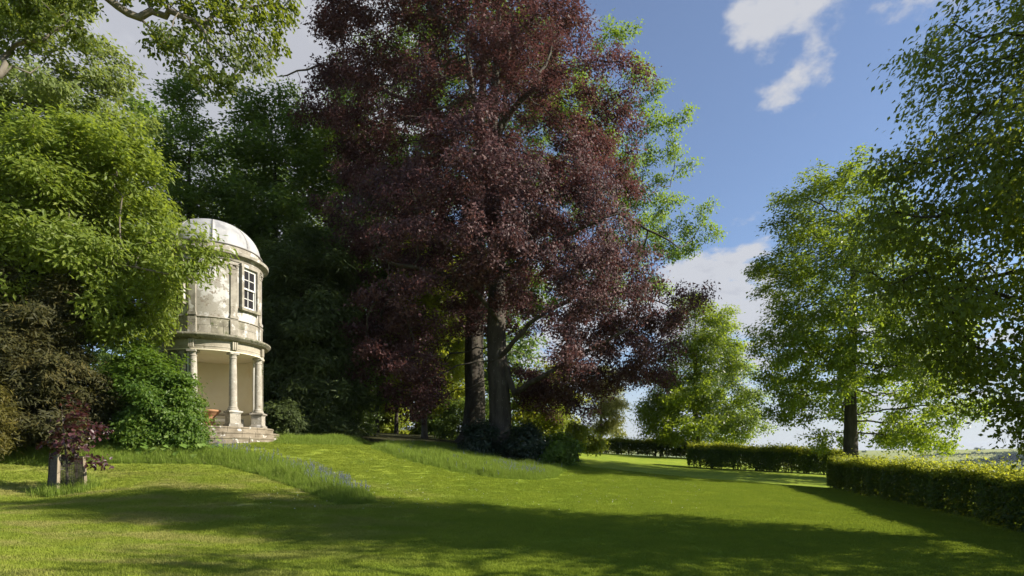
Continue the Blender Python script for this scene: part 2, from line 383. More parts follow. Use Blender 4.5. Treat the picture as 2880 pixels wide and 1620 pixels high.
def H(x, y):
    x = np.atleast_1d(np.asarray(x, float)); y = np.atleast_1d(np.asarray(y, float)); sh = x.shape
    x, y = x.ravel(), y.ravel(); out = np.zeros(len(x))
    for i in range(0, len(x), 20000):
        xs, ys = x[i:i + 20000], y[i:i + 20000]
        cx, cy = np.clip(xs, -55, 40), np.clip(ys, -25, 85)
        k = _u((cx[:, None] - CT[None, :, 0]) ** 2 + (cy[:, None] - CT[None, :, 1]) ** 2)
        z = k @ _W[:_n] + _W[_n] + _W[_n + 1] * cx + _W[_n + 2] * cy
        t = np.maximum(0, .8 * (xs - 20) + .6 * (ys - 42)); d = np.hypot(xs, ys)
        z = z - 62 * (1 - np.exp(-(t / 240) ** 1.5)) + 84 * sstep(450, 1650, d) * sstep(-200, 400, .8 * xs + .6 * ys)
        z = z + 1.2 * sstep(300, 800, d) * 4 * (np.sin(xs * .004 + 1) + np.sin(ys * .0053 + xs * .002))
        out[i:i + 20000] = z
    return out.reshape(sh)


def h1(x, y): return float(H(x, y)[0])


ax = np.sinh(np.linspace(-6.1, 6.1, 200)) * 12.0; ay = np.sinh(np.linspace(-5.6, 6.1, 200)) * 12.0 + 16
gx, gy = np.meshgrid(ax, ay, indexing='ij')
gv = np.stack([gx.ravel(), gy.ravel(), H(gx, gy).ravel()], 1)
ii = np.arange(200 * 200).reshape(200, 200)
q = np.stack([ii[:-1, :-1], ii[1:, :-1], ii[1:, 1:], ii[:-1, 1:]], -1).reshape(-1, 4)
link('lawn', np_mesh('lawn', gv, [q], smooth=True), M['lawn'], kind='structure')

# ------------------------------------------------------------------ trees
def tube_mesh(chains, sides=6):
    """chains: list of (pts (k,3), radii (k,)) -> verts, quads"""
    vs, fs, n = [], [], 0
    for pts, rad in chains:
        k = len(pts)
        if k < 2: continue
        d = np.gradient(pts, axis=0); d /= np.linalg.norm(d, axis=1)[:, None] + 1e-9
        m = d.mean(0); ref = np.array([1., 0, 0]) if abs(m[2]) > .6 * np.linalg.norm(m) else np.array([0, 0, 1.])
        u = np.cross(d, ref); u /= np.linalg.norm(u, axis=1)[:, None] + 1e-9
        w = np.cross(d, u); s = sides if rad[0] > .05 else (4 if rad[0] > .02 else 3)
        a = np.arange(s) * 2 * np.pi / s
        ring = pts[:, None] + rad[:, None, None] * (u[:, None] * np.cos(a)[None, :, None] + w[:, None] * np.sin(a)[None, :, None])
        vs.append(ring.reshape(-1, 3))
        i = n + np.arange(k * s).reshape(k, s); j = np.roll(i, -1, 1)
        fs.append(np.stack([i[:-1], j[:-1], j[1:], i[1:]], -1).reshape(-1, 4)); n += k * s
    return np.concatenate(vs), np.concatenate(fs)


def colonise(start, parent, attr, step=.5, kill=.7, iters=110, cap=12000, jitter=.25, rng=R):
    """space colonisation: nodes grow towards the attractors"""
    nodes = np.zeros((cap, 3)); par = np.full(cap, -1); n = len(start)
    nodes[:n] = start; par[:n] = parent
    A = attr.copy(); alive = np.ones(len(A), bool)
    best = np.full(len(A), 1e9); bi = np.zeros(len(A), int)

    def upd(a, b):
        nonlocal best, bi
        for i in range(a, b, 400):
            j = min(b, i + 400)
            idx = np.nonzero(alive)[0]
            if len(idx) == 0: return
            d = ((A[idx][:, None] - nodes[None, i:j]) ** 2).sum(2); k = d.argmin(1); v = d[np.arange(len(idx)), k]
            m = v < best[idx]; best[idx[m]] = v[m]; bi[idx[m]] = k[m] + i
    upd(0, n)
    kids = {}
    for _ in range(iters):
        alive &= best > kill * kill
        idx = np.nonzero(alive)[0]
        if len(idx) == 0: break
        dv = A[idx] - nodes[bi[idx]]; dv /= np.linalg.norm(dv, axis=1)[:, None] + 1e-9
        acc = np.zeros((n, 3)); np.add.at(acc, bi[idx], dv)
        src = np.unique(bi[idx]); new = []
        g = acc[src]; g /= np.linalg.norm(g, axis=1)[:, None] + 1e-9
        g += rng.normal(0, jitter, g.shape); g /= np.linalg.norm(g, axis=1)[:, None] + 1e-9
        n0 = n
        for s, dd in zip(src, g):
            c = kids.get(s, 0)
            if c >= 3 or n >= cap: continue
            kids[s] = c + 1
            nodes[n] = nodes[s] + dd * step; par[n] = s; n += 1
        if n == n0: break
        upd(n0, n)
    return nodes[:n], par[:n]


LEAF = {}
# leaf outlines (x across, y along), lists of triangles; unit length
LEAF['diamond'] = (np.array([[0, 0, 0], [.30, .42, .06], [0, 1, -.05], [-.30, .42, .06]]), np.array([[0, 1, 2], [0, 2, 3]]))
LEAF['long'] = (np.array([[0, 0, 0], [.21, .45, .05], [0, 1, -.08], [-.21, .45, .05]]), np.array([[0, 1, 2], [0, 2, 3]]))
LEAF['tri'] = (np.array([[-.30, .12, .05], [.30, .12, .05], [0, 1, -.05]]), np.array([[0, 1, 2]]))
LEAF['sprig'] = (np.array([[-.13, .05, .03], [.13, .05, .03], [.03, 1, -.08]]), np.array([[0, 1, 2]]))
LEAF['heart'] = (np.array([[0, .06, 0], [.36, 0.02, .05], [.46, .38, .06], [0, 1, -.06], [-.46, .38, .06], [-.36, 0.02, .05]]), np.array([[0, 1, 2], [0, 2, 3], [0, 3, 4], [0, 4, 5]]))
LEAF['oval'] = (np.array([[0, 0, 0], [.27, .22, .04], [.30, .60, .04], [0, 1, -.04], [-.30, .60, .04], [-.27, .22, .04]]), np.array([[0, 1, 2], [0, 2, 3], [0, 3, 4], [0, 4, 5]]))
LEAF['needle'] = (np.array([[-.07, 0, 0], [.07, 0, 0], [0, 1, -.1]]), np.array([[0, 1, 2]]))
LEAF['spray'] = (np.array([[0, 0, 0], [.20, .35, .04], [.06, .45, 0], [.12, .75, .02], [0, 1, -.1], [-.14, .7, .02], [-.06, .40, 0], [-.2, .3, .04]]), np.array([[0, 1, 2], [2, 3, 4], [4, 5, 6], [6, 7, 0]]))


def frames(nrm, axis):
    a = axis - (axis * nrm).sum(1)[:, None] * nrm; a /= np.linalg.norm(a, axis=1)[:, None] + 1e-9
    return np.cross(a, nrm), a


def leaves_mesh(name, pos, nrm, axis, size, tint, shape='diamond'):
    nrm = nrm / (np.linalg.norm(nrm, axis=1)[:, None] + 1e-9)
    x, y = frames(nrm, axis); lv, lf = LEAF[shape]; k = len(lv)
    v = pos[:, None] + size[:, None, None] * (x[:, None] * lv[None, :, 0:1] + y[:, None] * lv[None, :, 1:2] + nrm[:, None] * lv[None, :, 2:3])
    f = (np.arange(len(pos)) * k)[:, None, None] + lf[None]
    return np_mesh(name, v.reshape(-1, 3), [f.reshape(-1, 3)], np.repeat(tint, len(lf)))


def interp_sil(sil, Y, tx):
    """silhouette rows (py, left px, right px) seen at depth Y -> z, left and right radius about the trunk"""
    a = np.array(sil, float); z = EYE + (HY - a[:, 0]) / F * Y
    o = np.argsort(z); xl = (a[:, 1] - CX) / F * Y; xr = (a[:, 2] - CX) / F * Y
    return z[o], (xl)[o], (xr)[o]


def crown_clumps(z, xl, xr, ty, nclump, size, depth=.9, inner=.0, bias=.45, hollow_z=None, rng=R):
    """centres of foliage masses inside the envelope, denser towards the outside"""
    out = []
    w = np.maximum(xr - xl, .3)
    zz = np.linspace(z[0], z[-1], 60); ww = np.interp(zz, z, w); pr = ww ** 1.3; pr /= pr.sum()
    while len(out) < nclump:
        h = rng.choice(zz, p=pr) + rng.uniform(-1, 1) * (z[-1] - z[0]) / 120
        l, r = np.interp(h, z, xl), np.interp(h, z, xr)
        cx, hw = (l + r) / 2, max((r - l) / 2, .15)
        t = rng.uniform(0, 2 * np.pi); u = rng.uniform() ** bias
        lo = inner
        if hollow_z is not None and h < hollow_z: lo = max(lo, .55)
        if u < lo: continue
        e = max(hw - size * .40, hw * .35) * u
        out.append((cx + e * math.cos(t), ty + e * math.sin(t) * depth, h))
    return np.array(out)


def make_tree(name, label, cat, tpx, Y, sil, leaf, nleaf, lsize, trunk_r, bark='bark', shape='diamond', nclump=150, csize=1.0, flat=.5, per=9,
              trunk_top=None, first=.25, depth=.9, inner=0.0, bias=.45, hollow=None, step=.5, kill=.65, flare=.9, trunk_pts=None, guides=(), group=None,
              clumps=None, up=.45, droop=.15, lsig=.30, base=None, twig=.010, axis_down=.3, ty=None, solid=0.0, picked=0, flute=.0, jitter=.25, void=None, out=.75, seed=0, csides=7):
    rng = np.random.default_rng(seed + 100)
    ty = Y if ty is None else ty
    tx = (tpx - CX) / F * Y
    gz = h1(tx, ty) if base is None else base
    root = thing(name, label, cat, (tx, ty, gz), group)
    org = np.array([tx, ty, gz])
    if sil is not None:
        z, xl, xr = interp_sil(sil, Y, tx)
        cl = crown_clumps(z, xl, xr, ty, nclump, csize, depth, inner, bias, None if hollow is None else EYE + (HY - hollow) / F * Y, rng)
        top = z[-1]
    else:
        cl = np.array(clumps, float); top = cl[:, 2].max()
    if clumps is not None and sil is not None: cl = np.concatenate([cl, np.array(clumps, float)])
    if void is not None:
        x0, x1, y0, y1, z1 = void; cl = cl[~((cl[:, 0] > x0) & (cl[:, 0] < x1) & (cl[:, 1] > y0) & (cl[:, 1] < y1) & (cl[:, 2] < z1))]
    sz = rng.uniform(.65, 1.25, len(cl)) * csize
    attr = (cl[:, None] + rng.normal(0, .42, (len(cl), per, 3)) * sz[:, None, None] * np.array([1, 1, flat])).reshape(-1, 3)
    attr[:, 2] = np.maximum(attr[:, 2], H(attr[:, 0], attr[:, 1]) + .12)
    # trunk polyline
    if trunk_pts is None:
        tt = gz + (top - gz) * .86 if trunk_top is None else trunk_top
        k = max(4, int((tt - gz) / 1.2)); hz = np.linspace(gz, tt, k)
        wob = np.cumsum(rng.normal(0, .05, (k, 2)), 0); wob -= wob[0]
        tp = np.c_[tx + wob[:, 0], ty + wob[:, 1], hz]
    else:
        tp = np.array([tuple(at(a, b, c)) for a, b, c in trunk_pts])
    seg = np.r_[0, np.cumsum(np.linalg.norm(np.diff(tp, axis=0), axis=1))]
    kk = max(4, int(seg[-1] / step)); s = np.linspace(0, seg[-1], kk)
    tn = np.stack([np.interp(s, seg, tp[:, i]) for i in range(3)], 1)
    trr = trunk_r * (1 - .86 * (s / seg[-1]) ** 1.15)
    # nodes that may branch
    i0 = int(kk * first); start = tn[i0:]; par = np.arange(len(start)) - 1; gchains = []
    start = list(start); par = list(par); fixr = {}
    for g in guides:
        gp = np.array([tuple(at(a, b, c)) for a, b, c in g['p']]); near = np.linalg.norm(tn[i0:] - gp[0], axis=1).argmin()
        gp = np.vstack([tn[i0 + near], gp]); sg = np.r_[0, np.cumsum(np.linalg.norm(np.diff(gp, axis=0), axis=1))]
        m = max(3, int(sg[-1] / step)); sl = np.linspace(0, sg[-1], m)[1:]
        pts = np.stack([np.interp(sl, sg, gp[:, i]) for i in range(3)], 1) + rng.normal(0, .05, (m - 1, 3))
        prev = near
        for q_, p_ in enumerate(pts):
            start.append(p_); par.append(prev); prev = len(start) - 1
            fixr[prev] = g['r'] * (1 - .8 * q_ / len(pts))
    nd, pa = colonise(np.array(start), np.array(par), attr, step, kill, rng=rng, jitter=jitter)
    n = len(nd); nt_ = len(tn) - i0
    ch = [[] for _ in range(n)]
    for i in range(n):
        if pa[i] >= 0: ch[pa[i]].append(i)
    rad = np.full(n, twig); acc = np.zeros(n); order = np.argsort(-np.arange(n))
    for i in order:
        if ch[i]: rad[i] = acc[i] ** (1 / 2.25)
        if pa[i] >= 0: acc[pa[i]] += rad[i] ** 2.25
    rb = rad[0]
    if rb > twig * 1.5:
        ex = math.log(max(trr[i0], .03) * .92 / twig) / math.log(rb / twig); ex = min(ex, 1.25)
        rad = twig * (rad / twig) ** ex
    for k_, v_ in fixr.items(): rad[k_] = max(rad[k_], v_)
    # branch chains
    chains = []; done = np.zeros(n, bool)
    starts = [(0, None)]
    stack = []
    for i in range(n):
        if len(ch[i]) == 0: continue
        main = max(ch[i], key=lambda c: rad[c])
        for c in ch[i]:
            on_trunk = c < nt_
            if on_trunk: continue
            if c != main or i < nt_ or i == 0: stack.append((i, c))
    for i, c in stack:
        pts = [nd[i], nd[c]]; rr = [min(rad[c] * 1.25, rad[i]), rad[c]]; k = c
        while ch[k]:
            k = max(ch[k], key=lambda q_: rad[q_]); pts.append(nd[k]); rr.append(rad[k])
        rr[-1] *= .4
        chains.append((np.array(pts) - org, np.array(rr)))
    if chains:
        v, f = tube_mesh(chains, csides)
        link('branches', np_mesh('branches', v, [f], smooth=True), M[bark], root)
    # trunk with root flare and flutes
    sides = 28; aa = np.arange(sides) * 2 * np.pi / sides; hh = s
    s2 = np.unique(np.r_[np.linspace(-.35, 1.6, 9), np.linspace(1.6, seg[-1], max(6, kk // 2))])
    tq = np.stack([np.interp(np.maximum(s2, 0), seg, tp[:, i]) for i in range(3)], 1); tq[:, 2] += np.minimum(s2, 0)
    rq = trunk_r * (1 - .86 * (np.maximum(s2, 0) / seg[-1]) ** 1.15)
    fl = 1 + flare * np.exp(-np.maximum(s2 + .1, 0) / .55)
    ph = rng.uniform(0, 6.28, 4)
    lob = .5 * np.sin(3 * aa + ph[0]) + .35 * np.sin(5 * aa + ph[1]) + .25 * np.sin(8 * aa + ph[2])
    amp = flare * .32 * np.exp(-np.maximum(s2, 0) / .9) + flute
    rr = rq[:, None] * fl[:, None] * (1 + amp[:, None] * lob[None])
    tv = np.stack([tq[:, 0:1] + rr * np.cos(aa), tq[:, 1:2] + rr * np.sin(aa), np.repeat(tq[:, 2:3], sides, 1)], -1)
    idx = np.arange(len(s2) * sides).reshape(len(s2), sides); jdx = np.roll(idx, -1, 1)
    tf = np.stack([idx[:-1], jdx[:-1], jdx[1:], idx[1:]], -1).reshape(-1, 4)
    link('trunk', np_mesh('trunk', tv.reshape(-1, 3) - org, [tf], smooth=True), M[bark], root)
    # leaves on the thin wood
    thin = np.nonzero((rad < twig * 2.1) & (np.arange(n) >= nt_))[0]
    if len(thin) == 0: thin = np.arange(n)
    wt = np.where(nd[thin, 1] > ty + .3 * (nd[thin, 1].max() - ty), .5, 1.0); pick = rng.choice(thin, nleaf, p=wt / wt.sum())
    dirn = nd[pick] - nd[np.maximum(pa[pick], 0)]
    off = rng.normal(0, lsig, (nleaf, 3)) * np.array([1, 1, .75]); off[:, 2] -= droop * np.hypot(off[:, 0], off[:, 1])
    pos = nd[pick] + off
    pos[:, 2] = np.maximum(pos[:, 2], H(pos[:, 0], pos[:, 1]) + .04)
    cen = np.array([cl[:, 0].mean(), cl[:, 1].mean(), np.percentile(cl[:, 2], 35)])
    o_ = pos - cen; o_ /= np.linalg.norm(o_, axis=1)[:, None] + 1e-9
    nr = np.array([0, 0, up]) + o_ * out + rng.normal(0, .45, (nleaf, 3))
    axv = off * np.array([1, 1, 0]) * 1.5 + dirn * .6 + rng.normal(0, .5, (nleaf, 3)) - np.array([0, 0, axis_down])
    size = lsize * rng.uniform(.5, 1.45, nleaf)
    ctint = rng.normal(0, .12, len(nd)); tint = np.clip(.45 + ctint[pick] + rng.normal(0, .20, nleaf), 0, 1)
    keep = np.ones(nleaf, bool)
    if picked:                                        # the leaves one can pick apart, each its own piece
        d = np.linalg.norm(pos - np.array([0, 0, EYE]), axis=1); u_ = pos[:, 0] / pos[:, 1] * F + CX; w_ = HY - (pos[:, 2] - EYE) / pos[:, 1] * F
        vis = (u_ > 10) & (u_ < 2870) & (w_ > 10) & (w_ < 1610) & (pos[:, 1] > 1)
        cand = np.argsort(np.where(vis, d, 1e9))[:picked]; keep[cand] = False
        x, y = frames(nr[cand] / np.linalg.norm(nr[cand], axis=1)[:, None], axv[cand])
        lms = []
        for t_ in (.2, .4, .6, .8):
            lv, lf = LEAF[shape]; lms.append(np_mesh('leaf', lv * 1.0, [lf], np.full(len(lf), t_))); lms[-1].materials.append(M[leaf])
        from mathutils import Matrix
        for q_, c_ in enumerate(cand):
            nn = nr[c_] / np.linalg.norm(nr[c_]); sz_ = size[c_]
            lo = bpy.data.objects.new('leaf', lms[min(3, int(tint[c_] * 4))]); COL.objects.link(lo); lo.parent = root
            pl = pos[c_] - org
            lo.matrix_local = Matrix(((x[q_][0] * sz_, y[q_][0] * sz_, nn[0] * sz_, pl[0]), (x[q_][1] * sz_, y[q_][1] * sz_, nn[1] * sz_, pl[1]), (x[q_][2] * sz_, y[q_][2] * sz_, nn[2] * sz_, pl[2]), (0, 0, 0, 1)))
    me = leaves_mesh('crown', pos[keep] - org, nr[keep], axv[keep], size[keep], tint[keep], shape)
    o = link('crown', me, M[leaf], root)
    if picked: o['kind'] = 'stuff'
    return root


Q = 1.0   # foliage density

CUP = [(1900, 810, 30), (1945, 825, 30.5), (1915, 850, 30), (1880, 880, 30), (1850, 930, 30), (1800, 980, 30), (1750, 940, 30), (1700, 1020, 30), (1640, 1060, 30), (1590, 1090, 30.5), (1690, 1085, 30.5), (1640, 1140, 31), (1600, 1160, 31), (1740, 1060, 30.5), (1780, 1040, 31), (1870, 1070, 32), (1830, 1030, 31.5), (1890, 1000, 32), (1660, 960, 29.5), (1620, 1000, 30), (1700, 880, 29), (1780, 860, 29.5), (1820, 900, 30), (1900, 940, 31),
       (1120, 880, 29), (1060, 940, 29.5), (1030, 1010, 30), (1100, 1050, 30.5), (1150, 980, 30), (1160, 1060, 31), (1080, 820, 29), (1010, 900, 30), (1180, 900, 29.5), (980, 1040, 31), (1000, 960, 30.5), (1130, 800, 28.5), (1190, 830, 29)]
make_tree('copper_beech', 'huge purple-leaved copper beech with thick grey trunk in the middle of the garden', 'tree', 1403, 33,
          [(-400, 1220, 1480), (-220, 1020, 1620), (-67, 930, 1670), (45, 890, 1670), (168, 865, 1715), (300, 850, 1800), (345, 865, 1840), (390, 915, 1765), (500, 945, 1785), (626, 940, 1785), (727, 940, 1790), (805, 965, 1880), (850, 980, 1945), (950, 990, 1890), (1060, 1040, 1870), (1150, 1120, 1700)],
          'copper', int(375000 * Q), .162, .66, 'bark', 'tri', nclump=800, csize=1.3, flat=.5, per=8, depth=.80, inner=.12, bias=.36, hollow=900, step=.55, kill=.7, flare=.75, flute=.05, void=(-4.6, 2.0, 20, 40, 10.6), clumps=[at(a, b, c) for a, b, c in CUP],
          trunk_pts=[(1400, 1287, 33), (1409, 1180, 33), (1403, 1080, 33), (1396, 950, 33), (1399, 800, 33), (1390, 640, 33), (1382, 470, 33), (1388, 330, 33), (1398, 150, 33), (1408, -60, 33)],
          guides=[{'p': [(1445, 1110, 32.5), (1490, 1075, 31.5), (1570, 1035, 30), (1660, 980, 29), (1770, 925, 28.5)], 'r': .22},
                  {'p': [(1378, 430, 32.8), (1345, 330, 32), (1325, 220, 31.5), (1310, 90, 31.5)], 'r': .22}, {'p': [(1400, 380, 32.7), (1450, 300, 31.8), (1510, 240, 31), (1560, 120, 31)], 'r': .2},
                  {'p': [(1395, 420, 32.7), (1420, 300, 32), (1432, 180, 32), (1440, 30, 32)], 'r': .2}, {'p': [(1420, 760, 32), (1520, 700, 30), (1640, 640, 29), (1740, 600, 28.5)], 'r': .16},
                  {'p': [(1405, 900, 32.3), (1320, 800, 31), (1220, 760, 30), (1100, 740, 29)], 'r': .14}, {'p': [(1410, 1000, 32.4), (1500, 900, 31), (1620, 830, 30), (1780, 820, 30)], 'r': .16}],
          seed=1, droop=.35, lsig=.29)

make_tree('green_beech', 'towering light green beech with broad flared trunk just behind the copper beech', 'tree', 1337, 39,
          [(-200, 1230, 1480), (-60, 960, 1600), (20, 860, 1660), (110, 845, 1760), (220, 790, 1825), (300, 760, 1850), (360, 850, 1890), (450, 880, 1945), (540, 900, 1925), (600, 900, 1990), (670, 920, 2010), (740, 950, 1965), (800, 1050, 1850)],
          'beech', int(180000 * Q), .19, .74, 'bark', 'tri', nclump=480, csize=1.5, flat=.45, per=8, depth=.30, ty=44.5, inner=.35, bias=.30, clumps=[at(a, b, 42) for a, b in ((1760, 110), (1800, 180), (1850, 250), (1880, 330), (1900, 420), (1930, 480), (1900, 560), (1960, 600), (2000, 660), (1950, 700), (1880, 640), (1840, 520), (1820, 400), (1790, 290), (1850, 700), (1700, 90), (1740, 170), (1790, 240), (1830, 320), (1840, 430), (1860, 500), (1840, 590), (1900, 620), (1940, 640), (1890, 690), (1800, 640), (1780, 520), (1880, 440), (1770, 380), (1810, 690))], step=.65, kill=.8, flare=1.1, flute=.05,
          trunk_pts=[(1330, 1247, 39), (1337, 1120, 39), (1332, 1000, 39), (1338, 850, 39), (1345, 700, 39), (1342, 550, 39), (1350, 400, 39), (1360, 200, 39), (1360, 0, 39)], first=.45,
          guides=[{'p': [(1420, 560, 38.5), (1560, 520, 38), (1720, 590, 37.5), (1900, 690, 37)], 'r': .2}, {'p': [(1340, 640, 38.6), (1370, 560, 38), (1350, 430, 37)], 'r': .25},
                  {'p': [(1240, 330, 39), (1050, 240, 39), (900, 180, 39), (780, 220, 39)], 'r': .18}], seed=2)

make_tree('chestnut_tree', 'fresh green sweet chestnut leaning its boughs across the left side of the pavilion', 'tree', 90, 20.3,
          [(380, -150, 430), (450, -250, 450), (600, -300, 480), (690, -300, 495), (770, -250, 490), (840, -120, 450), (900, -30, 400)],
          'chestnut', int(85000 * Q), .19, .32, 'bark_pale', 'long', nclump=210, csize=.95, flat=.9, droop=-.1, per=9, depth=.55, bias=.45, step=.42, kill=.5, lsig=.24, axis_down=.35, seed=3,
          clumps=[at(470, 800, 19.2), at(548, 775, 19.2), at(560, 700, 19.4), at(530, 740, 19.3), at(400, 850, 19.5), at(380, 900, 20), at(340, 930, 20), at(330, 860, 20)],
          guides=[{'p': [(150, 830, 20), (230, 770, 19.7), (330, 740, 19.4), (470, 770, 19)], 'r': .09}, {'p': [(180, 880, 20.2), (260, 860, 20), (400, 850, 19.8)], 'r': .06}])

make_tree('ash_tree', 'tall pale green ash filling the upper left behind the chestnut', 'tree', 60, 27,
          [(-120, -200, 200), (-50, -250, 245), (60, -300, 312), (190, -350, 375), (320, -380, 432), (430, -350, 455), (560, -300, 460), (700, -200, 400)],
          'ash', int(85000 * Q), .21, .34, 'bark_pale', 'tri', nclump=230, csize=1.1, flat=.8, per=9, depth=.55, bias=.45, step=.5, kill=.6, lsig=.26, axis_down=.5, seed=4)

# dark broadleaved trees behind the pavilion
OAKS = [(520, 34, [(262, 470, 540), (330, 450, 590), (450, 440, 650), (700, 430, 700), (1000, 430, 720), (1150, 450, 700)], 48000, 'dark leafy oak rising between the pale ash and the pavilion dome', 5),
        (775, 35, [(225, 755, 790), (300, 690, 850), (420, 620, 930), (600, 600, 1000), (900, 640, 1050), (1120, 700, 1000)], 70000, 'dark green oak with pointed top directly behind the pavilion dome', 6),
        (985, 44, [(330, 880, 1100), (420, 840, 1150), (600, 820, 1180), (800, 830, 1190), (950, 900, 1180)], 50000, 'shadowed oak behind the left side of the copper beech', 7)]
for px, Y, sil, nl, lab, sd_ in OAKS:
    make_tree('oak_tree', lab, 'tree', px, Y, sil, 'oak', int(nl * Q), .22, .35, 'bark_dark', 'tri', nclump=150, csize=1.4, flat=.55, per=8, depth=.6, bias=.42, step=.7, kill=.8, lsig=.36, seed=sd_, group='dark oaks behind the pavilion')

make_tree('yew_tree', 'dark shaded evergreen yew reaching the ground just right of the pavilion', 'tree', 850, 31,
          [(660, 800, 930), (760, 750, 980), (900, 735, 1010), (1050, 745, 1010), (1180, 760, 1000), (1235, 790, 960)],
          'darkyew', int(80000 * Q), .30, .3, 'bark_dark', 'sprig', nclump=170, csize=1.1, flat=.6, per=7, depth=.8, bias=.4, step=.6, kill=.7, lsig=.34, seed=8, first=.08)

# the wood beyond
WOOD = [(1195, 40, [(640, 1120, 1270), (760, 1090, 1290), (900, 1080, 1300), (1010, 1090, 1290), (1100, 1140, 1260)], 'hazel', 30000, .24, .20, 'bark_pale', 'slim woodland tree with a sunlit straight trunk left of the beech trunks', 9),
        (1060, 47, [(760, 990, 1140), (900, 960, 1170), (1050, 970, 1170), (1130, 1000, 1150)], 'oak', 22000, .26, .18, 'bark_dark', 'thin shaded woodland tree at the end of the lawn left of the sunlit trunk', 10),
        (1115, 53, [(700, 1040, 1200), (850, 1020, 1220), (1000, 1030, 1230), (1130, 1060, 1200)], 'hazel', 22000, .30, .17, 'bark_dark', 'yellow-green woodland tree deep in the wood behind the sunlit trunk', 11),
        (925, 46, [(780, 860, 1000), (900, 840, 1020), (1050, 850, 1020), (1150, 870, 1000)], 'oak', 22000, .26, .16, 'bark_dark', 'thin woodland tree in deep shade beside the dark yew', 12),
        (1262, 50, [(760, 1190, 1330), (900, 1180, 1340), (1050, 1190, 1340), (1160, 1200, 1330)], 'hazel', 26000, .28, .2, 'bark_dark', 'backlit yellow-green woodland tree just left of the broad beech trunk', 13)]
for px, Y, sil, lf, nl, ls, tr_, bk, lab, sd_ in WOOD:
    make_tree('woodland_tree', lab, 'tree', px, Y, sil, lf, int(nl * Q), ls, tr_, bk, 'tri', nclump=75, csize=1.2, flat=.35, per=7, depth=1.0, bias=.5, step=.75, kill=.85, lsig=.38, seed=sd_, first=.3, flare=.4, group='slim trees in the wood')
FARW = [(430, 58, 200, 330, 'green'), (640, 66, 300, 380, 'green'), (840, 70, 330, 450, 'green'), (1010, 68, 420, 480, 'green'), (1180, 72, 480, 560, 'green'), (1400, 70, 640, 700, 'green'), (210, 62, 200, 300, 'green')]
for k, (px, Y, t0, t1, _) in enumerate(FARW):
    hw = 130
    make_tree('far_oak', ['distant oak at the back of the wood behind the ash', 'distant oak at the back of the wood left of the dome', 'distant oak at the back of the wood right of the dome', 'distant oak deep behind the dark yew', 'distant oak deep behind the slim sunlit trunk', 'distant oak behind the pair of beech trunks', 'distant oak far behind the chestnut at left'][k], 'tree', px, Y,
              [(t0 + 60, px - 50, px + 50), (t1 + 80, px - hw, px + hw), (t1 + 300, px - hw * 1.2, px + hw * 1.2), (1000, px - hw * 1.2, px + hw * 1.2), (1180, px - hw, px + hw)],
              'oak', int(16000 * Q), .48, .35, 'bark_dark', 'tri', nclump=90, csize=2.0, flat=.6, per=6, depth=.7, bias=.45, step=1.1, kill=1.3, lsig=.6, seed=20 + k, group='distant oaks at the back of the wood')

# shrubs at the left
make_tree('yew_tree', 'brownish olive yew with bare twigs at the left edge, under the chestnut', 'tree', 110, 19.8,
          [(575, -100, 100), (650, -150, 190), (750, -150, 245), (850, -180, 285), (950, -150, 270)], 'yew', int(85000 * Q), .19, .22, 'bark_yew', 'sprig', nclump=170, csize=.75, flat=.6, per=10, depth=.6, bias=.4, step=.32, kill=.34, lsig=.17, seed=30, first=.05, twig=.009)
make_tree('yew_bush', 'rounded olive green yew bush low behind the caged sapling', 'bush', 130, 19.2,
          [(965, -60, 190), (1010, -150, 270), (1100, -150, 300), (1190, -120, 300), (1235, -100, 290)], 'yew', int(85000 * Q), .17, .12, 'bark_yew', 'sprig', nclump=170, csize=.6, flat=.7, per=8, depth=.7, bias=.35, step=.3, kill=.34, lsig=.17, seed=31, first=.02)
make_tree('golden_yew', 'golden-tipped yew shrub cut off by the left edge of the view', 'bush', -45, 17,
          [(1085, -130, -25), (1150, -150, 5), (1230, -130, 10), (1275, -110, -5)], 'golden', int(26000 * Q), .16, .06, 'bark_yew', 'sprig', nclump=60, csize=.45, flat=.7, per=7, depth=.8, bias=.35, step=.25, kill=.28, lsig=.14, seed=32, first=.02)
make_tree('lilac_bush', 'bright green rounded bush hiding the lower left of the pavilion', 'bush', 455, 20.4,
          [(995, 395, 455), (1025, 345, 490), (1085, 310, 535), (1165, 300, 570), (1215, 305, 585), (1240, 320, 580)], 'bush', int(66000 * Q), .115, .07, 'bark_pale', 'diamond', nclump=130, csize=.62, flat=.8, per=9, depth=.55, bias=.35, step=.28, kill=.32, lsig=.17, seed=33, first=.02, axis_down=.5)

# limes along the right hand hedge
make_tree('lime_tree', 'smaller bright green lime beyond the hedge, left of the other limes', 'tree', 1956, 45,
          [(846, 1915, 2005), (900, 1870, 2060), (980, 1850, 2085), (1050, 1805, 2110), (1120, 1780, 2130), (1180, 1768, 2140), (1235, 1800, 2110)], 'lime', int(80000 * Q), .185, .30, 'bark_dark', 'tri', nclump=210, csize=1.0, flat=1.0, per=8, depth=.95, bias=.42, step=.5, kill=.6, lsig=.3, seed=40, group='limes along the hedge', first=.2, droop=.15)
make_tree('lime_tree', 'tall airy lime with a bare dark trunk standing behind the corner of the near hedge', 'tree', 2394, 30,
          [(500, 2290, 2455), (550, 2225, 2520), (620, 2170, 2570), (700, 2120, 2600), (800, 2080, 2640), (900, 2085, 2680), (1000, 2110, 2720), (1100, 2130, 2740), (1190, 2180, 2720), (1245, 2240, 2640)], 'lime', int(108000 * Q), .15, .36, 'bark_dark', 'diamond', nclump=360, csize=.95, flat=.95, per=9, depth=.9, bias=.42, step=.45, kill=.55, lsig=.22, seed=41, void=(16.6, 19.2, 20, 30.6, 5.6), group='limes along the hedge', first=.2, droop=.2)
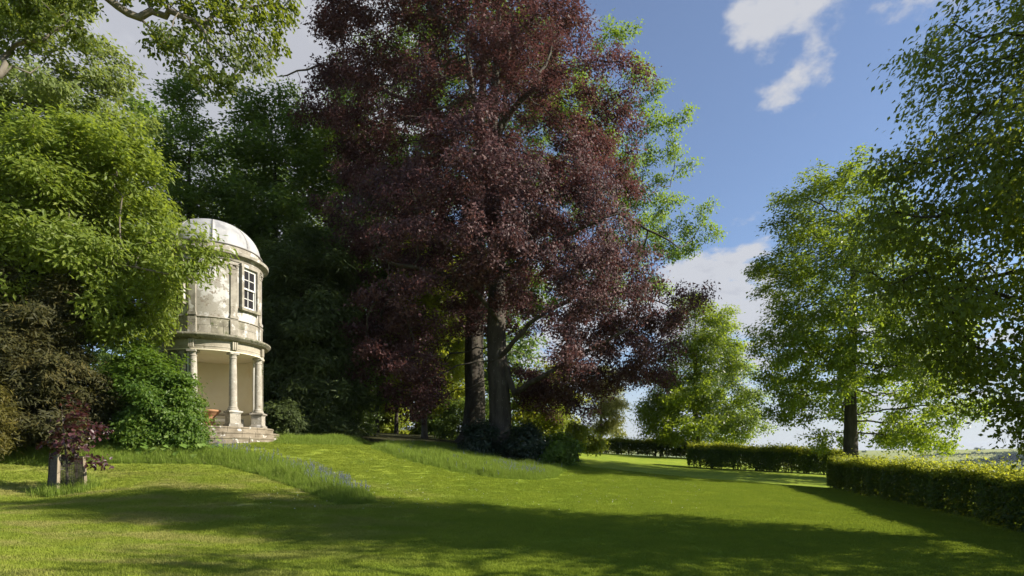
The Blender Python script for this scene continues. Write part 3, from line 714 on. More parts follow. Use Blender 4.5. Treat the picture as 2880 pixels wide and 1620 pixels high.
make_tree('lime_tree', 'near dark green lime whose boughs overhang the view from the right edge', 'tree', 3520, 10.9,
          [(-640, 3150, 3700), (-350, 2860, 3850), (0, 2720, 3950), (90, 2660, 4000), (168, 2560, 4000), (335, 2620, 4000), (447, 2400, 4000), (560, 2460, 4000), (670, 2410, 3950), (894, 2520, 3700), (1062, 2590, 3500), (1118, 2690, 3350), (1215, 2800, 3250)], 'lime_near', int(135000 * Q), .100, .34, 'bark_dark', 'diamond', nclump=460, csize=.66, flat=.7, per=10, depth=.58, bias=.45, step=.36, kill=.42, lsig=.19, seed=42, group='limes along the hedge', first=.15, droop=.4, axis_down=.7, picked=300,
          clumps=[at(a, b, c) for a, b, c in ((2480, 460, 10.2), (2520, 440, 10.4), (2550, 460, 10.6), (2500, 500, 10.4), (2570, 500, 10.8), (2490, 610, 10.2), (2520, 660, 10.4), (2550, 610, 10.6), (2560, 720, 10.8), (2600, 560, 10.8), (2610, 175, 10.4), (2650, 160, 10.8), (2640, 230, 10.6), (2590, 800, 10.6), (2620, 860, 10.8), (2600, 660, 11), (2640, 740, 11), (2690, 60, 10.8), (2700, 1010, 10.8))])

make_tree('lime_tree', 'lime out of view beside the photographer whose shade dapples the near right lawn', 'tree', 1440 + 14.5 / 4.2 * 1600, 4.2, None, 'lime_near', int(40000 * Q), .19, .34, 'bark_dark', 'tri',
          clumps=[(14.5 + 4.6 * math.cos(t) * r, 5.2 + 4.6 * math.sin(t) * r, 2.6 + 7.2 * h) for t, r, h in zip(np.random.default_rng(3).uniform(0, 6.28, 240), np.random.default_rng(4).uniform(.3, 1, 240) ** .5, np.random.default_rng(5).uniform(0, 1, 240))],
          csize=.8, flat=.6, per=7, step=.6, kill=.7, lsig=.28, seed=43, group='limes along the hedge', first=.2)

# pine and shrubs near the beech trunks
make_tree('pine_tree', 'thin-trunked olive pine in the gap between two far hedges', 'tree', 1690, 51.5,
          [(1000, 1660, 1720), (1060, 1630, 1750), (1130, 1620, 1765), (1190, 1640, 1750), (1215, 1650, 1740)], 'pine', int(12000 * Q), .30, .16, 'bark_pale', 'sprig', nclump=36, csize=1.0, flat=.3, per=7, depth=1.0, bias=.5, step=.6, kill=.7, lsig=.32, seed=45, first=.35, flare=.2)
make_tree('spindly_tree', 'small sparse brown-leaved tree standing beyond the far hedge right of the pine', 'tree', 1722, 60, [(1195, 1705, 1740), (1215, 1698, 1748), (1228, 1705, 1740)], 'pine', 700, .28, .05, 'bark_pale', 'diamond', nclump=9, csize=.6, flat=.5, per=5, step=.5, kill=.5, lsig=.3, seed=46, first=.3, flare=.1)
make_tree('hazel_bush', 'sunlit yellow-green hazel bush behind the drooping copper boughs right of the trunks', 'bush', 1535, 42,
          [(1030, 1490, 1590), (1100, 1455, 1625), (1180, 1450, 1630), (1250, 1460, 1625), (1290, 1470, 1610)], 'hazel', int(30000 * Q), .20, .1, 'bark_dark', 'tri', nclump=90, csize=.8, flat=.5, per=7, depth=.8, step=.5, kill=.55, lsig=.3, seed=47, first=.03)
make_tree('hazel_bush', 'low olive green bush at the lawn edge under the right tip of the copper boughs', 'bush', 1625, 34,
          [(1190, 1600, 1650), (1220, 1570, 1690), (1262, 1565, 1690)], 'hazel', int(7000 * Q), .16, .06, 'bark_dark', 'diamond', nclump=26, csize=.6, flat=.5, per=6, step=.4, kill=.45, lsig=.22, seed=48, first=.03)
BUSH = [(1350, 31.4, [(1200, 1320, 1385), (1240, 1300, 1395), (1285, 1310, 1390)], 'rhodo', 'dark rhododendron against the left foot of the copper beech'),
        (1480, 31, [(1205, 1450, 1520), (1245, 1432, 1545), (1305, 1440, 1540)], 'rhodo', 'dark rhododendron against the right foot of the copper beech'),
        (1570, 30.6, [(1225, 1545, 1590), (1260, 1525, 1610), (1310, 1530, 1608)], 'bush', 'low green bush with sunlit top at the lawn corner right of the trunks'),
        (1290, 42, [(1130, 1250, 1320), (1180, 1225, 1330), (1245, 1230, 1330)], 'oak', 'leafy shrub in the shade just left of the broad beech trunk'),
        (1000, 38, [(1090, 950, 1040), (1150, 920, 1070), (1225, 930, 1060)], 'oak', 'shaded shrub at the end of the lawn right of the dark yew'),
        (800, 28.5, [(1150, 775, 830), (1200, 760, 850), (1240, 765, 845)], 'darkyew', 'small dark evergreen shrub beside the pavilion steps')]
BUSH += [(960, 52, [(1130, 920, 1000), (1190, 890, 1030), (1245, 890, 1030)], 'oak', 'low bramble thicket deep in the wood right of the dark yew'), (1090, 56, [(1120, 1040, 1130), (1190, 1010, 1160), (1250, 1010, 1160)], 'hazel', 'low hazel thicket deep in the wood between the slim trunks'),
         (1220, 58, [(1110, 1160, 1270), (1190, 1140, 1300), (1250, 1140, 1300)], 'oak', 'thicket at the back of the wood behind the broad beech trunk'), (1020, 61, [(1150, 950, 1090), (1200, 930, 1110), (1250, 930, 1110)], 'oak', 'farthest thicket at the end of the wood path'),
         (1430, 56, [(1120, 1340, 1520), (1200, 1330, 1540), (1270, 1330, 1540)], 'oak', 'thicket far behind the copper beech trunk'), (870, 55, [(1100, 820, 920), (1190, 800, 940), (1250, 800, 940)], 'oak', 'thicket behind the dark yew in the wood')]
for k, (px, Y, sil, lf, lab) in enumerate(BUSH):
    make_tree('rhododendron_bush' if lf == 'rhodo' else 'woodland_shrub', lab, 'bush', px, Y, sil, lf, int(9000 * Q), .17 if Y < 45 else .30, .06, 'bark_dark', 'long' if lf == 'rhodo' else 'tri', nclump=46, csize=.6, flat=.6, per=6, depth=.8, step=.4, kill=.45, lsig=.22, seed=50 + k, first=.03)

# overhanging beech, trunk out of view at the left
OV = [(500, 40, 12), (560, 80, 12), (620, 30, 12.4), (680, 70, 12.2), (720, 20, 12.8), (740, 85, 12.4), (700, 130, 12), (650, 160, 11.8), (610, 120, 11.8), (700, 190, 11.9), (640, 225, 11.6), (740, 150, 12.4), (770, 45, 12.8), (800, 10, 13), (590, 20, 12.2),
      (470, 95, 11.7), (540, 150, 11.7), (660, 20, 12.6), (580, 250, 11.5), (560, 190, 11.6), (770, 110, 12.6), (450, 115, 11.6), (520, 10, 12.2),
      (40, 20, 11), (110, 0, 11), (180, 20, 11.2), (50, 75, 10.8), (140, 60, 11), (230, -10, 11.2), (10, 100, 10.8), (90, -50, 11), (190, 85, 11.2), (320, -50, 11.5), (420, -50, 11.8), (560, -60, 12), (700, -60, 12.4)]
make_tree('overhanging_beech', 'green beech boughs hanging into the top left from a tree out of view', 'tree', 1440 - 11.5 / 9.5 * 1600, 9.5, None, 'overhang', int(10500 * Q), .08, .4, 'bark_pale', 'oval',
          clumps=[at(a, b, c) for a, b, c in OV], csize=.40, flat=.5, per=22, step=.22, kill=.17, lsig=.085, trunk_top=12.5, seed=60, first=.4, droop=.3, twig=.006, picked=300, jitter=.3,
          guides=[{'p': [(120, -60, 11), (280, -12, 11.5), (345, 28, 11.7), (400, 44, 11.9), (455, 38, 12), (520, 60, 12)], 'r': .075}, {'p': [(-60, 260, 10.6), (2, 195, 10.8), (20, 140, 11), (95, 112, 11), (135, 85, 11.1), (200, 60, 11.3)], 'r': .085},
                  {'p': [(-40, 215, 10.8), (60, 200, 11), (120, 188, 11.2)], 'r': .05}])

# ------------------------------------------------------------------ hedges
def hedge(label, pts, height, width, nleaf, lsize, gaps=0.0, seed=0, nstem=30):
    rng = np.random.default_rng(seed + 500)
    p = np.array([(a, b) for a, b in pts], float); seg = np.r_[0, np.cumsum(np.hypot(*np.diff(p, axis=0).T))]; Ln = seg[-1]
    root = thing('clipped_hedge', label, 'hedge', (p[0, 0], p[0, 1], h1(p[0, 0], p[0, 1])), 'clipped hedges round the lawn')
    org = np.array([p[0, 0], p[0, 1], h1(p[0, 0], p[0, 1])])

    def place(s, a, z):
        x = np.interp(s, seg, p[:, 0]); y = np.interp(s, seg, p[:, 1]); e = .05
        dx = np.interp(s + e, seg, p[:, 0]) - np.interp(s - e, seg, p[:, 0]); dy = np.interp(s + e, seg, p[:, 1]) - np.interp(s - e, seg, p[:, 1])
        l = np.hypot(dx, dy) + 1e-9; nx, ny = dy / l, -dx / l
        X, Y = x + nx * a, y + ny * a
        return np.stack([X, Y, H(X, Y) + z], 1), np.stack([nx, ny, 0 * nx], 1), np.stack([dx / l, dy / l, 0 * nx], 1)
    n = nleaf
    face = rng.choice(4, n, p=[.30, .20, .44, .06])          # near side, far side, top, ends
    s = rng.uniform(0, Ln, n); a = rng.uniform(-.5, .5, n) * width; z = rng.uniform(.06, 1, n) ** .9 * height
    dep = np.abs(rng.normal(0, .09, n)); wav = .05 * np.sin(s * 2.1) + .04 * np.sin(s * 5.3 + 1)
    a = np.where(face == 0, width / 2 - dep + wav, a); a = np.where(face == 1, -width / 2 + dep + wav, a)
    lump = .05 * np.sin(s * 1.7 + 2) + .03 * np.sin(s * 6.1)
    z = np.where(face == 2, height - dep * .8 + lump + rng.exponential(.075, n), z)
    endm = face == 3; s = np.where(endm, np.where(rng.uniform(size=n) < .5, dep, Ln - dep), s)
    if gaps > 0:
        thin = gaps * 2.2 * (.6 + .4 * np.sin(s * 2.3)) * sstep(.62, .25, z / height); kp = (rng.uniform(size=n) > thin) | (face == 2)
        s, a, z, face = s[kp], a[kp], z[kp], face[kp]; n = len(s)
    pos, nx, tx = place(s, a, z)
    sgn = np.where(face == 1, -1.0, 1.0)[:, None]
    nr = nx * sgn * (face[:, None] < 2) + np.array([0, 0, 1.]) * (face[:, None] == 2) * .5 + np.array([0, 0, .35]) + rng.normal(0, .55, (n, 3))
    axv = np.array([0, 0, .9]) * (.3 + (face == 2)[:, None]) + rng.normal(0, .5, (n, 3)) + nx * sgn * .3
    tint = np.clip(.42 + rng.normal(0, .2, n) + .34 * (z > height * .93), 0, 1)  # topmost leaves tinted lighter, sunshine painted into the colour
    new = (z > height * (.90 + .05 * np.sin(s * 3.1) * np.sin(s * 1.3 + 1))) & (rng.uniform(size=n) < .88); sz_ = lsize * rng.uniform(.7, 1.3, n)  # most leaves near the top take the material with painted-in sun
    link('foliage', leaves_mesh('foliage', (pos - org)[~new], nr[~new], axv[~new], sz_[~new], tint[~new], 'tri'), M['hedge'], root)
    link('sunlit_top', leaves_mesh('sunlit_top', (pos - org)[new], nr[new], axv[new], sz_[new], tint[new], 'tri'), M['hedge_sunlit'], root)
    ch = []
    for k in range(nstem):
        s0 = rng.uniform(.1, Ln - .1); a0 = rng.uniform(-.3, .3) * width
        for b in range(3):
            q0, _, _ = place(np.array([s0]), np.array([a0]), np.array([-.05])); q1, _, _ = place(np.array([np.clip(s0 + rng.normal(0, .12), 0, Ln)]), np.array([a0 + rng.normal(0, .1)]), np.array([height * .5]))
            q2, _, _ = place(np.array([np.clip(s0 + rng.normal(0, .25), 0, Ln)]), np.array([np.clip(a0 + rng.normal(0, .22), -.45 * width, .45 * width)]), np.array([height * rng.uniform(.85, .97)]))
            ch.append((np.vstack([q0, q1, q2]) - org, np.array([.022, .015, .006])))
    v, f = tube_mesh(ch, 4); link('stems', np_mesh('stems', v, [f], smooth=True), M['bark_dark'], root, kind='stuff')
    return root


hedge('long near hedge with sunlit yellow-green top running out of the right edge', [(14.75, 25.6), (14.2, 23.2), (13.2, 18.5), (11.85, 12.5), (10.9, 8), (9.8, 3)], 1.20, 1.0, int(160000 * Q), .092, .0, 1, 70)
hedge('middle clipped hedge with thin leggy base crossing behind the near hedge corner', [(20.2, 33.9), (17, 34.6), (14, 35.4), (11.25, 36.4)], 1.33, .9, int(46000 * Q), .125, .32, 2, 46)
hedge('far gappy hedge with sky showing through it under the smaller lime', [(14.6, 44.0), (12, 45.6), (9.8, 47.8), (8.1, 50.6)], 1.12, .8, int(22000 * Q), .15, .38, 3, 34)
hedge('farthest short hedge left of the pine trunk', [(7.6, 52.5), (6, 54), (4.6, 55.5)], 1.12, .9, int(9000 * Q), .15, .03, 4, 14)

HEDGE_FEET = [([(14.75, 25.6), (14.2, 23.2), (13.2, 18.5), (11.85, 12.5), (10.9, 8)], .55, 9), ([(20.2, 33.9), (17, 34.6), (14, 35.4), (11.25, 36.4)], .1, 6)]

# ------------------------------------------------------------------ pavilion
PC = Vector((-12.6, 24.0)); PG = 2.12
n0 = Vector((-PC.x, -PC.y)).normalized(); BASEA = math.atan2(n0.y, n0.x)      # towards the lawn


def ang(deg): return BASEA + math.radians(deg)      # degrees round to the right, seen from the lawn


pav = thing('garden_pavilion', 'round two-storey stone garden pavilion with lead dome and columned porch', 'building', (PC.x, PC.y, PG))


def zz(z): return z - PG                             # heights below are above datum


def radial(mb, prof, a0, a1, n=64): return mb.lathe([(r, zz(z)) for r, z in prof], (0, 0), n, ang(a0), ang(a1))


def ringprof(r0, r1, z0, z1): return [(r1, z0), (r1, z1), (r0, z1), (r0, z0), (r1, z0)]


def ring(name, r0, r1, z0, z1, mat, a0=-180, a1=180, n=72, parent=pav, smooth=True):
    mb = MB(); radial(mb, ringprof(r0, r1, z0, z1), a0, a1, n); return mb.build(name, mat, parent, smooth=smooth, auto=35)


# steps: three tiers of curved blocks
for k, (r, z0, z1) in enumerate(((2.85, 1.95, 2.44), (2.60, 2.30, 2.655), (2.35, 2.55, 2.87))):
    core = MB(); radial(core, [(0.05, z0 - .05), (r - .10, z0 - .05), (r - .10, z1 - .006), (.05, z1 - .006)], -75 - k * 3, 125, 60)
    st = core.build('step', M['step'], pav, smooth=True, auto=35)
    a = -75.0; 
    while a < 124:
        w = random.uniform(11, 17); b_ = min(a + w, 125)
        mb = MB(); jr = random.uniform(-.008, .008)
        radial(mb, [(r + jr - .35, z0), (r + jr - .025, z0), (r + jr - .025, z1 - .07), (r + jr, z1 - .06), (r + jr, z1 - .012), (r + jr - .012, z1), (r + jr - .35, z1), (r + jr - .35, z0)], a + .12, b_ - .12, 5)
        mb.build('stone_block', M['step'], st, smooth=False)
        a = b_
ring('porch_floor', .02, 2.02, 2.80, 2.876, M['stone_warm'], -180, 180, 60)
# ground floor wall: solid round the back, open towards the lawn
mb = MB(); radial(mb, ringprof(1.55, 1.93, 2.1, 5.86), 84, 330, 60); mb.build('rear_wall', M['moss'], pav, smooth=True, auto=35)
mb = MB(); radial(mb, ringprof(1.50, 1.547, 2.877, 5.84), 82, 331.5, 60); mb.build('porch_wall', M['ochre'], pav, smooth=True, auto=35)
mb = MB(); radial(mb, [(1.497, 3.52), (1.43, 3.54), (1.42, 3.60), (1.497, 3.62)], 84, 330, 50); mb.build('dado_rail', M['stone_warm'], pav, smooth=False)
mb = MB(); radial(mb, [(1.98, 5.845), (.02, 5.845), (.02, 5.875), (1.98, 5.875), (1.98, 5.845)], -180, 180, 60); mb.build('porch_ceiling', M['ochre'], pav)
# white inner pilasters at the ends of the wall
for a in (80.0, -27.0):
    c_ = (1.70 * math.cos(ang(a)), 1.70 * math.sin(ang(a)))
    MB().box((c_[0], c_[1], zz(4.36)), (.30, .16, 2.96), ang(a)).build('porch_pilaster', M['white'], pav, bevel=.012)

COLA = [-22.5, 22.5, 67.5]
for a in COLA:
    rc = 1.83; c_ = (rc * math.cos(ang(a)), rc * math.sin(ang(a)))
    col = MB().box((c_[0], c_[1], zz(3.18)), (.43, .43, .42), ang(a)).build('column', M['column'], pav, bevel=.01)     # pedestal die carries the rest
    col.data.name = 'column'
    mb = MB().box((c_[0], c_[1], zz(2.925)), (.56, .56, .10), ang(a)).box((c_[0], c_[1], zz(3.0)), (.50, .50, .05), ang(a), .9); mb.build('plinth', M['stone'], col, bevel=.012)
    mb = MB().box((c_[0], c_[1], zz(3.415)), (.47, .47, .05), ang(a)).box((c_[0], c_[1], zz(3.47)), (.56, .56, .06), ang(a)).box((c_[0], c_[1], zz(3.515)), (.48, .48, .035), ang(a), .85); mb.build('pedestal_cap', M['stone'], col, bevel=.01)
    pr = [(.0, 3.53), (.205, 3.53), (.215, 3.56), (.205, 3.60), (.175, 3.61), (.172, 3.625), (.185, 3.64), (.178, 3.665), (.155, 3.675), (.152, 3.9), (.151, 4.4), (.143, 5.0), (.131, 5.55), (.131, 5.60), (.15, 5.61), (.15, 5.635), (.133, 5.645), (.133, 5.70), (.165, 5.745), (.17, 5.76), (.0, 5.76)]
    mb = MB(); mb.lathe([(r, zz(z)) for r, z in pr], c_, 24); mb.build('shaft', M['column'], col, smooth=True, auto=40)
    MB().box((c_[0], c_[1], zz(5.80)), (.36, .36, .08), ang(a)).build('capital', M['column'], col, bevel=.008)
    # entablature block over the column, with its small upright pilaster strip
    r2 = 2.015; d_ = (r2 * math.cos(ang(a)), r2 * math.sin(ang(a)))
    mb = MB()
    for dx in (-.075, 0, .075):
        t_ = ang(a) + math.pi / 2; mb.box((d_[0] + dx * math.cos(t_), d_[1] + dx * math.sin(t_), zz(6.09)), (.05, .055, .32), ang(a))
    mb.build('triglyph', M['stone_warm'], pav, bevel=.006)
# entablature: architrave + frieze + cornice
mb = MB(); radial(mb, [(1.62, 5.877), (1.95, 5.877), (1.95, 5.99), (1.965, 5.995), (1.965, 6.01), (1.945, 6.03), (1.945, 6.24), (1.62, 6.24), (1.62, 5.877)], -180, 180, 96)
mb.build('entablature', M['stone_warm'], pav, smooth=True, auto=30)
mb = MB(); radial(mb, [(1.62, 6.243), (1.97, 6.243), (2.01, 6.275), (2.05, 6.29), (2.13, 6.30), (2.16, 6.33), (2.20, 6.36), (2.235, 6.40), (2.235, 6.445), (2.20, 6.475), (1.98, 6.52), (1.62, 6.52)], -180, 180, 96)
mb.build('lower_cornice', M['moss'], pav, smooth=True, auto=30)
# upper drum: dado of stone blocks, plaster wall with window openings
dado = ring('dado_course', 1.5, 1.86, 6.50, 7.13, M['stone'])
for row, (z0, z1) in enumerate(((6.535, 6.83), (6.838, 7.12))):
    a = -95.0 + row * 4
    while a < 105:
        w = random.uniform(9, 15); jr = random.uniform(-.006, .008)
        mb = MB(); radial(mb, ringprof(1.84, 1.895 + jr, z0, z1), a + .12, a + w - .12, 4); mb.build('stone_block', M['stone'] if random.random() < .7 else M['moss'], dado)
        a += w
mb = MB(); radial(mb, [(1.6, 7.13), (1.90, 7.13), (1.935, 7.15), (1.935, 7.175), (1.90, 7.195), (1.6, 7.195)], -180, 180, 96); mb.build('string_course', M['stone'], pav, smooth=True, auto=30)
WH = 12.2       # half angle of a window opening
WZ0, WZ1 = 7.72, 9.36
wins = [-45.0, 45.0, 135.0, -135.0]
aa_ = [-45 + WH]; mb = MB()
for wa, wb in ((-45, 45), (45, 135), (135, 225), (225, 315)):
    radial(mb, ringprof(1.55, 1.87, 7.19, 9.52), wa + WH, wb - WH, 26)
for wa in wins:
    radial(mb, ringprof(1.55, 1.87, 7.19, WZ0), wa - WH, wa + WH, 8); radial(mb, ringprof(1.55, 1.87, WZ1, 9.52), wa - WH, wa + WH, 8)
mb.build('drum_wall', M['plaster'], pav, smooth=True, auto=30)
ring('drum_floor', .02, 1.56, 6.46, 6.50, M['stone'])
# pilasters every 45 degrees
for k in range(8):
    a = -22.5 + 45 * k; rc = 1.875; c_ = (rc * math.cos(ang(a)), rc * math.sin(ang(a)))
    pl = MB().box((c_[0], c_[1], zz(8.30)), (.10, .27, 1.98), ang(a)).build('pilaster', M['stone'], pav, bevel=.012)
    MB().box((c_[0] * 1.012, c_[1] * 1.012, zz(6.83)), (.12, .32, .60), ang(a)).build('pilaster_pedestal', M['stone'], pl, bevel=.012)
    MB().box((c_[0] * 1.014, c_[1] * 1.014, zz(7.245)), (.13, .33, .10), ang(a)).box((c_[0] * 1.01, c_[1] * 1.01, zz(7.315)), (.12, .30, .035), ang(a)).build('pilaster_base', M['stone'], pl, bevel=.01)
    cp = MB().box((c_[0] * 1.008, c_[1] * 1.008, zz(9.20)), (.115, .29, .05), ang(a)).box((c_[0] * 1.02, c_[1] * 1.02, zz(9.36)), (.14, .36, .05), ang(a))
    for s_ in (-.12, .12):
        t_ = ang(a) + math.pi / 2; x_, y_ = c_[0] * 1.03 + s_ * math.cos(t_), c_[1] * 1.03 + s_ * math.sin(t_)
        o1 = Vector((x_, y_, zz(9.29))); rd = Vector((math.cos(ang(a)), math.sin(ang(a)), 0))
        cp.bar(o1 - rd * .07, o1 + rd * .03, .055, .055, 10)
    cp.build('pilaster_capital', M['stone'], pl, bevel=.006)
# windows
for wa in wins:
    A_ = ang(wa); ca, sa = math.cos(A_), math.sin(A_); rw = 1.80

    def loc(r, u, z): return (r * ca - u * sa, r * sa + u * ca, zz(z))
    win = MB(); zc = (WZ0 + WZ1) / 2; hh_ = WZ1 - WZ0
    hw = rw * math.sin(math.radians(WH)) - .005
    win.box(loc(rw, -hw + .02, zc), (.10, .045, hh_), A_).box(loc(rw, hw - .02, zc), (.10, .045, hh_), A_).box(loc(rw, 0, WZ1 - .022), (.10, 2 * hw - .09, .045), A_).box(loc(rw, 0, WZ0 + .022), (.10, 2 * hw - .09, .045), A_)
    w_ = win.build('window', M['white'], pav, bevel=.004)
    iw = hw - .045
    for name, z0, z1, dr, sh in (('upper_sash', zc - .02, WZ1 - .046, .025, 0), ('lower_sash', WZ0 + .046, zc + .02, -.025, 0)):
        sb = MB(); zm = (z0 + z1) / 2; t = .038
        sb.box(loc(rw + dr, -iw + t / 2, zm), (.036, t, z1 - z0), A_).box(loc(rw + dr, iw - t / 2, zm), (.036, t, z1 - z0), A_)
        sb.box(loc(rw + dr, 0, z1 - t / 2), (.036, 2 * iw - 2 * t, t), A_).box(loc(rw + dr, 0, z0 + t * .75), (.036, 2 * iw - 2 * t, t * 1.5), A_)
        sb.box(loc(rw + dr, 0, zm), (.03, .026, z1 - z0 - 2.5 * t), A_).box(loc(rw + dr, -iw / 2, zm), (.026, iw - t - .02, .026), A_).box(loc(rw + dr, iw / 2, zm), (.026, iw - t - .02, .026), A_)
        sb.build(name, M['white'], w_)
        for u in (-1, 1):
            for v in (-1, 1):
                MB().box(loc(rw + dr - .004, u * iw / 2, zm + v * (z1 - z0) / 4), (.006, iw - .03, (z1 - z0) / 2 - .03), A_).build('pane', M['glass'], w_)
    sr = MB(); ro = 1.895
    ow = hw + .055
    sr.box(loc(ro, -ow, zc), (.11, .12, hh_ + .10), A_).box(loc(ro, ow, zc), (.11, .12, hh_ + .10), A_).box(loc(ro, 0, WZ1 + .075), (.115, 2 * ow + .17, .13), A_)
    sr.build('window_surround', M['stone'], w_, bevel=.012)
    MB().box(loc(1.92, 0, WZ0 - .065), (.16, 2 * ow + .20, .11), A_).build('window_sill', M['moss'], w_, bevel=.012)
    # dark room backing behind the glass
# upper cornice and dome
mb = MB(); radial(mb, [(1.5, 9.515), (1.90, 9.515), (1.925, 9.56), (1.925, 9.60), (1.96, 9.63), (2.02, 9.68), (2.06, 9.70), (2.13, 9.72), (2.145, 9.77), (2.145, 9.83), (2.10, 9.86), (1.88, 9.93), (1.5, 9.93)], -180, 180, 96)
mb.build('upper_cornice', M['stone'], pav, smooth=True, auto=30)
ring('blocking_course', 1.4, 1.85, 9.925, 10.13, M['stone'])
mb = MB(); radial(mb, [(1.5, 10.132), (1.88, 10.132), (1.90, 10.15), (1.90, 10.17), (1.82, 10.2), (1.5, 10.22)], -180, 180, 96); mb.build('gutter', M['lead_seam'], pav, smooth=True, auto=30)
RD, BD, ZD = 1.82, 1.38, 10.16


def dome_prof(t): return (RD * math.cos(t), ZD + BD * math.sin(t))


for k in range(8):
    a0 = -1 + 45 * k
    mb = MB(); prof = [dome_prof(math.pi / 2 * i / 18 * .992) for i in range(19)]
    radial(mb, prof, a0 + .1, a0 + 44.9, 10); sh_ = mb.build('lead_sheet', M['lead'], pav, smooth=True)
    sm = MB()
    for i in range(18):
        p0, p1 = (dome_prof(math.pi / 2 * j / 18 * .985) for j in (i, i + 1))
        A_ = ang(a0); sm.bar((p0[0] * math.cos(A_), p0[0] * math.sin(A_), zz(p0[1]) - .009), (p1[0] * math.cos(A_), p1[0] * math.sin(A_), zz(p1[1]) - .009), .020, .020, 6)
    sm.build('lead_seam', M['lead_seam'], sh_, smooth=True)

# things inside the porch
tp_ = Vector((PC.x, PC.y)) + Vector((math.cos(ang(-6)), math.sin(ang(-6)))) * 1.25
urn = thing('terracotta_planter', 'weathered terracotta pedestal planter with wide flat rim between two porch columns', 'planter', (tp_.x, tp_.y, 2.878))
mb = MB(); mb.lathe([(0, 0), (.30, 0), (.30, .05), (.24, .09), (.19, .16), (.17, .30), (.18, .38), (.23, .44), (.0, .44)], (0, 0), 32); mb.build('pedestal', M['terracotta'], urn, smooth=True, auto=40)
mb = MB(); mb.lathe([(0, .442), (.24, .442), (.30, .50), (.36, .58), (.40, .60), (.415, .63), (.415, .67), (.37, .68), (.33, .62), (0, .58)], (0, 0), 36); mb.build('bowl', M['terracotta'], urn, smooth=True, auto=40)
bc = Vector((PC.x, PC.y)) + Vector((math.cos(ang(140)), math.sin(ang(140)))) * .72
bn = thing('white_bench', 'white painted bench standing against the back wall of the porch', 'bench', (bc.x, bc.y, 2.878), rotz=ang(-32) + math.pi / 2)
MB().box((0, 0, .41), (1.45, .42, .045)).build('seat', M['white'], bn, bevel=.006)
MB().box((0, -.19, .355), (1.30, .03, .06)).box((0, .19, .355), (1.30, .03, .06)).build('apron', M['white'], bn)
for sx in (-.68, .68):
    for sy in (-.17, .17):
        MB().box((sx, sy, .193), (.06, .06, .386)).build('leg', M['white'], bn)
    s_ = -1 if sx > 0 else 1
    MB().bar((sx + s_ * .03, -.17, .14), (sx + s_ * .22, -.17, .33), .02, .02, 6).build('brace', M['white'], bn)

# ------------------------------------------------------------------ caged sapling
gb = at(182, 1390, 16); gx0, gy0 = gb.x, gb.y + .1; gz0 = h1(gx0, gy0)
cage = thing('tree_guard', 'square tree guard of four rough stakes and wire mesh on the left lawn', 'tree guard', (gx0, gy0, gz0), rotz=math.radians(56))
hwb, hwt, gh = .34, .29, 1.04
cs = [(-1, -1), (1, -1), (1, 1), (-1, 1)]
for k, (a, b) in enumerate(cs):
    p0 = Vector((a * hwb, b * hwb, -.25)); p1 = Vector((a * hwt, b * hwt, gh + (.04, -.04, .02, .06)[k]))
    d = p1 - p0; mb = MB()
    for t in range(4):
        q0, q1 = p0 + d * t / 4, p0 + d * (t + 1) / 4
        v = []
        for q_ in (q0, q1):
            for (u, w) in ((-1, -1), (1, -1), (1, 1), (-1, 1)): v.append((q_.x + u * .034, q_.y + w * .03, q_.z))
        f = [(0, 1, 5, 4), (1, 2, 6, 5), (2, 3, 7, 6), (3, 0, 4, 7)] + ([(0, 3, 2, 1)] if t == 0 else []) + ([(4, 5, 6, 7)] if t == 3 else [])
        mb.add(v, f)
    mb.build('corner_stake', M['stake'] if k < 2 else M['stake_dark'], cage)
for k in range(4):
    (a, b), (c, d) = cs[k], cs[(k + 1) % 4]; mb = MB(); nz, nx_ = 24, 17
    o_ = 1.06

    def gp(u, v):
        w = hwb + (hwt - hwb) * v; A1 = Vector((a * w, b * w, 0)); B1 = Vector((c * w, d * w, 0)); p = A1.lerp(B1, u) * o_; p.z = v * gh * .98; return p
    for i in range(nz + 1): mb.bar(gp(0, i / nz), gp(1, i / nz),   .0065, .0065, 3)
    for i in range(nx_ + 1): mb.bar(gp(i / nx_, 0), gp(i / nx_, 1),   .0065, .0065, 3)
    mb.build('wire_mesh', M['wire'], cage, kind='stuff')
    if k == 3:
        for i in range(3):
            t = (i + .5) / 3; p0 = Vector((-hwb * .93, hwb - 2 * hwb * t, -.05)); p1 = Vector((-hwt * .93, hwt - 2 * hwt * t, gh * .97))
            mm = MB(); v = []
            for q_, w in ((p0, .12), (p1, .10)):
                for (u, e) in ((-.012, -w), (.012, -w), (.012, w), (-.012, w)): v.append((q_.x + u, q_.y + e, q_.z))
            mm.add(v, [(0, 3, 2, 1), (4, 5, 6, 7), (0, 1, 5, 4), (1, 2, 6, 5), (2, 3, 7, 6), (3, 0, 4, 7)]); mm.build('side_board', M['stake_dark'], cage)

